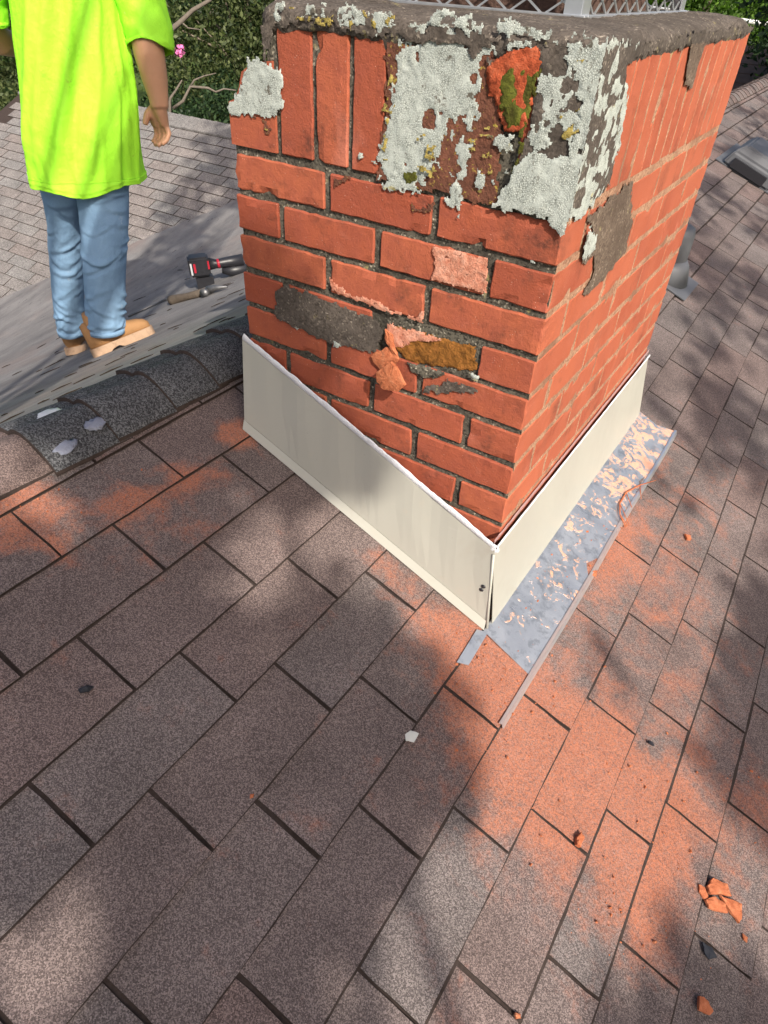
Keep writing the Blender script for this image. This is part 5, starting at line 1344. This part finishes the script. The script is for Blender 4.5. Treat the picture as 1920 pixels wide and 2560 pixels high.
# ------------------------------------------------------------------ vegetation
def leaf_mat(name, lo, hi, trans=0.35):
    t = NT(name); tone = t.attr('tone'); c = t.mix(tone, lo, hi)
    tr = t.n.new('ShaderNodeBsdfTranslucent'); t.link(t.mix(1.0, c, (1.0, 1.25, 0.5), 'MULTIPLY'), tr.inputs[0])
    mx = t.n.new('ShaderNodeMixShader'); mx.inputs[0].default_value = trans
    mat = t.out(c, 0.55, 0.3); outn = t.n['Material Output']
    t.link(t.bsdf.outputs[0], mx.inputs[1]); t.link(tr.outputs[0], mx.inputs[2]); t.link(mx.outputs[0], outn.inputs[0])
    return mat
M_LEAF = leaf_mat('green_leaf', (0.012, 0.028, 0.008), (0.125, 0.150, 0.055))
M_LEAF2 = leaf_mat('dark_leaf', (0.006, 0.020, 0.009), (0.050, 0.090, 0.032), 0.3)
M_LEAF3 = leaf_mat('bright_leaf', (0.05, 0.11, 0.015), (0.15, 0.26, 0.04), 0.45)
M_FLOWER = plain('pink_blossom', (0.62, 0.16, 0.36), 0.7, 0.2, 0, 0.3, 60)

def leaf_cloud(name, pts, size, mat, parent, seed, elong=2.0, droop=0.3):
    """one mesh of many small leaf blades at pts (n,3)"""
    r = np.random.RandomState(seed); n = len(pts)
    a_ = r.normal(size=(n, 3)); a_[:, 2] -= droop; a_ /= np.linalg.norm(a_, axis=1)[:, None]
    b_ = r.normal(size=(n, 3)); b_ -= (b_ * a_).sum(1)[:, None] * a_; b_ /= np.linalg.norm(b_, axis=1)[:, None]
    s = size * (0.6 + 0.8 * r.rand(n))[:, None]
    nrm = np.cross(a_, b_)
    v = np.empty((n, 4, 3)); v[:, 0] = pts - a_ * s * .5; v[:, 1] = pts + b_ * s * .5 / elong + nrm * s * .06; v[:, 2] = pts + a_ * s * .5; v[:, 3] = pts - b_ * s * .5 / elong + nrm * s * .06
    me = bpy.data.meshes.new(name); me.vertices.add(n * 4); me.vertices.foreach_set('co', v.reshape(-1))
    me.loops.add(n * 4); me.loops.foreach_set('vertex_index', np.arange(n * 4)); me.polygons.add(n)
    me.polygons.foreach_set('loop_start', np.arange(n) * 4); me.polygons.foreach_set('loop_total', np.full(n, 4))
    me.update(calc_edges=True); me.materials.append(mat)
    tn = np.repeat(np.clip(0.5 + 0.30 * r.normal(size=n), 0, 1), 4)
    at_ = me.attributes.new('tone', 'FLOAT', 'POINT'); at_.data.foreach_set('value', tn)
    o = bpy.data.objects.new(name, me); COL.objects.link(o)
    if parent: o.parent = parent; o.location = -world_loc(parent)
    return o

def tree(name, base, top, trunk_r, crown_c, crown_r, nclump, per, size, mat, label, cat, seed, clump_r=0.5, group=None, elong=2.0, shell=0.5, bark=None, limbs=7):
    r = np.random.RandomState(seed); rr = random.Random(seed)
    t_ = empty(name, base); tag(t_, label, cat, group)
    base = Vector(base); top = Vector(top); bm = bmesh.new()
    bend = Vector((rr.uniform(-.3, .3), rr.uniform(-.3, .3), 0)) * (top - base).length * .1
    tube(bm, [base, base.lerp(top, .35) + bend, base.lerp(top, .7) + bend * .6, top], [trunk_r, trunk_r * .8, trunk_r * .5, trunk_r * .15], 10)
    cs = []
    while len(cs) < nclump:
        p = r.normal(size=3); p /= np.linalg.norm(p); rad = shell + (1 - shell) * r.rand(); rad = rad if r.rand() < .75 else r.rand()
        cs.append(np.array(crown_c) + p * rad * np.array(crown_r))
    for q in range(limbs):
        c = cs[q * len(cs) // limbs]; s_ = base.lerp(top, rr.uniform(.35, .9)); e_ = Vector(c); mid = s_.lerp(e_, .5) + Vector((rr.uniform(-.2, .2), rr.uniform(-.2, .2), rr.uniform(0, .4)))
        tube(bm, [s_, mid, e_], [trunk_r * .35, trunk_r * .22, trunk_r * .06], 7)
    bm_obj('trunk', bm, bark or M_BARK, t_, True)
    pts = []
    for c in cs:
        k = clump_r * (0.55 + .9 * r.rand()); q = r.normal(size=(per, 3)); q /= np.linalg.norm(q, axis=1)[:, None]; q *= (r.rand(per) ** .5)[:, None] * k; q[:, 2] *= .7
        pts.append(c + q)
    leaf_cloud('crown', np.concatenate(pts), size, mat, t_, seed + 1, elong)
    return t_

# trees seen past the worker
tree('shrub_tree', (-9.6, 10.6, -3.9), (-9.3, 10.2, 0.6), .10, (-9.4, 10.3, -0.9), (2.0, 2.0, 2.1), 210, 130, .085, M_LEAF, 'loose crape myrtle with pink blossom beside the worker arm', 'tree', 101, .50)
tree('shrub_tree', (-7.6, 11.6, -3.9), (-7.6, 11.4, 0.4), .10, (-7.5, 11.4, -1.1), (1.8, 1.9, 2.0), 190, 130, .085, M_LEAF2, 'dark bushy tree just left of the chimney top', 'tree', 102, .50)
tree('shrub_tree', (-13.0, 8.4, -3.9), (-12.8, 8.2, 1.0), .12, (-12.8, 8.2, -0.6), (2.3, 2.1, 2.4), 190, 120, .095, M_LEAF, 'green tree behind the worker at the left edge', 'tree', 103, .55)
tree('tall_tree', (-13.5, 14.5, -3.9), (-13.2, 14.2, 5.0), .22, (-13.2, 14.2, 1.2), (3.6, 3.4, 4.4), 260, 110, .13, M_LEAF2, 'tall dark tree filling the gap behind the crape myrtle', 'tree', 104, .8)
tree('tall_tree', (-10.2, 17.0, -3.9), (-10.2, 17.0, 5.0), .22, (-10.2, 17.0, 1.2), (3.6, 3.4, 4.4), 260, 110, .13, M_LEAF2, 'tall dark tree behind the chimney top left corner', 'tree', 105, .8)
tree('tall_tree', (-19.0, 10.5, -3.9), (-19.0, 10.5, 5.0), .22, (-19.0, 10.5, 1.2), (3.8, 3.6, 4.6), 240, 110, .14, M_LEAF2, 'tall dark tree behind the worker back', 'tree', 106, .85)
tree('low_shrub', (-8.6, 8.8, -3.9), (-8.6, 8.8, -2.2), .05, (-8.6, 8.8, -2.2), (1.7, 1.2, .9), 120, 110, .075, M_LEAF2, 'low dark shrub below the far gable ridge', 'shrub', 107, .40, limbs=4)
tree('low_shrub', (-12.0, 6.4, -3.9), (-12.0, 6.4, -2.4), .05, (-12.0, 6.6, -2.3), (2.0, 1.6, .9), 120, 110, .08, M_LEAF, 'low shrub at the far left behind the gable end', 'shrub', 108, .45, limbs=4)
# bare pale branches and the pink blossom in front of the foliage
br = empty('bare_branch', (-8.8, 8.6, -3.9)); tag(br, 'pale bare forked branches rising in front of the dark foliage', 'branch')
bm = bmesh.new()
BRP = [[(-8.3735, 7.0044, -2.0096), (-8.3737, 7.1518, -1.4077), (-8.4223, 7.3473, -0.82), (-8.3504, 7.4464, -0.6627), (-8.2287, 7.591, -0.5426), (-8.1037, 7.7352, -0.3996), (-7.9252, 7.9255, -0.2733), (-7.795, 8.2043, 0.0107)], [(-8.1334, 7.0032, -1.8945), (-8.1396, 7.0742, -1.5828), (-8.1365, 7.1048, -1.4602), (-8.0783, 7.1918, -1.3529), (-8.0191, 7.2807, -1.2262)], [(-8.1822, 7.1728, -1.6078), (-8.0802, 7.3089, -1.5028), (-8.0088, 7.4233, -1.317), (-7.8286, 7.6087, -1.3325), (-7.7442, 7.6851, -1.3814), (-7.6598, 7.7772, -1.3377), (-7.5297, 7.9003, -1.3542)], [(-8.0088, 7.4233, -1.317), (-7.9683, 7.4812, -1.2348), (-7.8704, 7.5926, -1.1814), (-7.746, 7.7253, -1.1419)], [(-8.2287, 7.591, -0.5426), (-8.1617, 7.6553, -0.6157), (-8.0424, 7.7782, -0.6293)]]
for pl, w0 in zip(BRP, (.055, .03, .026, .018, .016)):
    n_ = len(pl); tube(bm, [Vector(p) for p in pl], [w0 * (1 - .65 * q / (n_ - 1)) for q in range(n_)], 7)
g0 = Vector(BRP[0][0]); tube(bm, [(g0.x, g0.y, -3.9), g0], [.07, .056], 8)
bm_obj('branches', bm, plain('pale_bark', (0.13, 0.11, 0.09), 0.9, 0.15, 0, 0.4, 20), br, True)
fb = empty('pink_blossom', (-7.3074, 6.6383, -0.7906)); tag(fb, 'single pink blossom cluster in the green foliage', 'blossom')
c_ = np.array(world_loc(fb)); leaf_cloud('petals', c_ + np.random.RandomState(4).normal(size=(70, 3)) * .032, .05, M_FLOWER, fb, 9, 1.3)['kind'] = 'stuff'

# right: dark leafy tree at the edge, sunny garden beyond
tree('leafy_tree', (0.3, 14.0, -3.9), (0.2, 13.6, 2.6), .14, (0.15, 13.3, 0.55), (1.75, 1.6, 1.75), 200, 130, .11, M_LEAF2, 'dark leafy tree overhanging the far roof at the right edge', 'tree', 111, .42, elong=2.4)
tree('leafy_tree', (-6.5, 34, -3.9), (-6.5, 34, 4), .25, (-6.5, 34, 0.5), (4.5, 3.5, 4.0), 220, 110, .2, M_LEAF3, 'sunny light green tree beyond the garden fence', 'tree', 112, 1.0)
tree('leafy_tree', (-11.5, 37, -3.9), (-11.5, 37, 4), .25, (-11.5, 37, 0.8), (4.5, 3.5, 4.4), 200, 110, .2, M_LEAF, 'round green tree far behind the cage', 'tree', 113, 1.0)
tree('leafy_tree', (-2.0, 40, -3.9), (-2, 40, 4), .25, (-2.0, 40, 0.5), (4.5, 3.5, 4.0), 200, 110, .2, M_LEAF, 'far green tree behind the right-hand foliage', 'tree', 114, 1.0)
tree('leafy_tree', (-18, 34, -3.9), (-18, 34, 4), .3, (-18, 34, 1.0), (5, 4, 4.6), 200, 110, .22, M_LEAF2, 'far dark tree seen through the chimney cage', 'tree', 115, 1.1)
# white rail and brown neighbouring roof
rail = empty('white_rail', (-3.4, 22, -3.9)); tag(rail, 'long white horizontal rail in front of the sunny garden', 'fence')
M_WHITE = plain('white_paint', (0.72, 0.72, 0.70), 0.6, 0.3, 0, 0.08, 5)
bm = bmesh.new(); tube(bm, [(-6.2, 22.0, -0.28), (-0.8, 21.6, -0.52)], .05, 8); bm_obj('top_rail', bm, M_WHITE, rail, True)
for x, z in ((-6.1, -.3), (-3.5, -.42), (-0.9, -.54)):
    bm = bmesh.new(); tube(bm, [(x, 22.0 - (x + 6.1) * -.0 - (x + 6.2) * .074, -3.9), (x, 22.0 - (x + 6.2) * .074, z)], .05, 8); bm_obj('post', bm, M_WHITE, rail, True)
nb = empty('neighbouring_shed', (-1.6, 13.2, -3.9)); tag(nb, 'brown shingled roof just beyond the far ridge at right', 'shed')
M_BROWN = plain('brown_shingle', (0.13, 0.085, 0.065), 0.9, 0.2, 0, 0.4, 9, 0.004)
bm = bmesh.new(); box(bm, (-4.2, 12.6, -3.9), (0.4, 15.6, -1.6)); bm_obj('wall', bm, M_WALL, nb)
for k in range(9):
    bm = bmesh.new(); y_ = 12.2 + k * .32; z_ = -1.62 + k * .115
    obox(bm, (-1.9, y_ + .16, z_ + .06), (Vector((1, 0, 0)), Vector((0, 1, .33)), Vector((0, -.33, 1))), (2.5, .19, .018)); bm_obj('shingle_course', bm, M_BROWN, nb)

# ------------------------------------------------------------------ unseen trees added between sun and roof, leaves placed by wanted shade
LIT = [(-0.1217, -0.4825, 0.1209, 0.0966), (0.4211, -0.9211, 0.0857, 0.068), (0.8878, -0.1414, 0.2225, 0.2135), (0.2385, -0.2555, 0.0907, 0.1071), (0.6192, -0.0366, 0.0599, 0.1123), (0.6338, 0.0898, 0.1001, 0.2041), (0.64, 0.5553, 0.0964, 0.2456), (0.6605, 0.924, 0.0556, 0.1545), (0.9943, 0.1885, 0.1178, 0.1244), (0.9038, 0.5413, 0.125, 0.2202)]
def lit(x, y, j=0.0):
    if -0.45 < x < 0.62 and 0.0 < y < 1.75: return True
    if 0.17 < x < 0.70 and -0.20 < y < 0.1: return True
    if 0.6 < x < 0.78 and -0.1 < y < 1.1: return True
    for (cx_, cy_, rx, ry) in LIT:
        if ((x - cx_) / rx) ** 2 + ((y - cy_) / ry) ** 2 < 1.35 + j: return True
    return False
def shade_pts(n, gen, seed, tmin, tmax, per, rad):
    r = random.Random(seed); out = []; q = np.random.RandomState(seed)
    while n > 0:
        p = gen(r)
        if p is None: continue
        t = r.uniform(tmin, tmax); c = Vector(p) + SUN * t
        e = q.normal(size=(per, 3)) * rad
        out.append(np.array(c) + e); n -= 1
    return np.concatenate(out)
def g_near(r):
    x = r.uniform(-0.26, 1.75); y = r.uniform(-1.35, 1.15)
    if lit(x, y, r.uniform(-.25, .25)): return None
    if x > 0.72 and y > -0.75 and sfbm(x * 2.0, y * 2.0, .2, 48) < 0.56: return None
    return (x, y, zfront(x))
def g_flash(r):  # added leaves standing in for the camera holder's shadow on the flashing
    x = r.uniform(-0.06, 0.26); z = r.uniform(-0.62, -0.18)
    if x > 0.02 + (-0.18 - z) * 0.62 + 0.03: return None
    return (x, -0.02, z)
def g_far(r):
    x = r.uniform(-0.3, 1.9); y = r.uniform(1.1, 9.0)
    if sfbm(x * 1.9, y * 1.2, .4, 44) < 0.50 or lit(x, y): return None
    return (x, y, zfront(x))
def g_gable(r):
    x = r.uniform(-4.7, -2.9); y = r.uniform(2.2, 3.9)
    if x < -4.35 + (3.9 - y) * .72: return None
    if sfbm(x * 3.2 + y * 2.5, y * .6, .9, 46) < 0.47: return None
    return (x, y, zgable(y))
def shade_tree(name, pts, base, label, seed, size):
    t_ = empty(name, base); tag(t_, label, 'tree', 'shade trees')
    m_ = pts.mean(0); b_ = Vector(base); bm = bmesh.new(); top = Vector(m_)
    tube(bm, [b_, b_.lerp(top, .5) + Vector((.2, -.1, .1)), b_.lerp(top, .9)], [.2, .14, .05], 10)
    r = random.Random(seed)
    for k in range(9):
        e_ = Vector(pts[r.randrange(len(pts))]); s_ = b_.lerp(top, r.uniform(.45, .85)); tube(bm, [s_, s_.lerp(e_, .5) + Vector((0, 0, .2)), e_], [.05, .03, .008], 6)
    bm_obj('trunk', bm, M_BARK, t_, True)
    leaf_cloud('crown', pts, size, M_LEAF, t_, seed, 1.7)
P1 = np.concatenate([shade_pts(1300, g_near, 5, 4.6, 6.6, 6, .032), shade_pts(200, g_flash, 6, 4.6, 6.0, 6, .02)])
shade_tree('shade_tree', P1, (6.2, -4.2, -3.9), 'unseen leafy tree behind the camera, crown shaped to shade the near shingles and flashing', 121, .095)
P2 = shade_pts(520, g_far, 7, 6.0, 9.0, 6, .08)
shade_tree('shade_tree', P2, (7.4, 0.8, -3.9), 'unseen leafy tree right of the roof, crown shaped to dapple the far shingles', 122, .13)
P3 = shade_pts(150, g_gable, 8, 7.0, 9.0, 6, .07)
shade_tree('shade_tree', P3, (1.5, -7.0, -3.9), 'unseen leafy tree added to shade part of the far gable', 123, .12)
print('front tabs in view', nvis_front, 'gable tabs in view', nvis_gable)
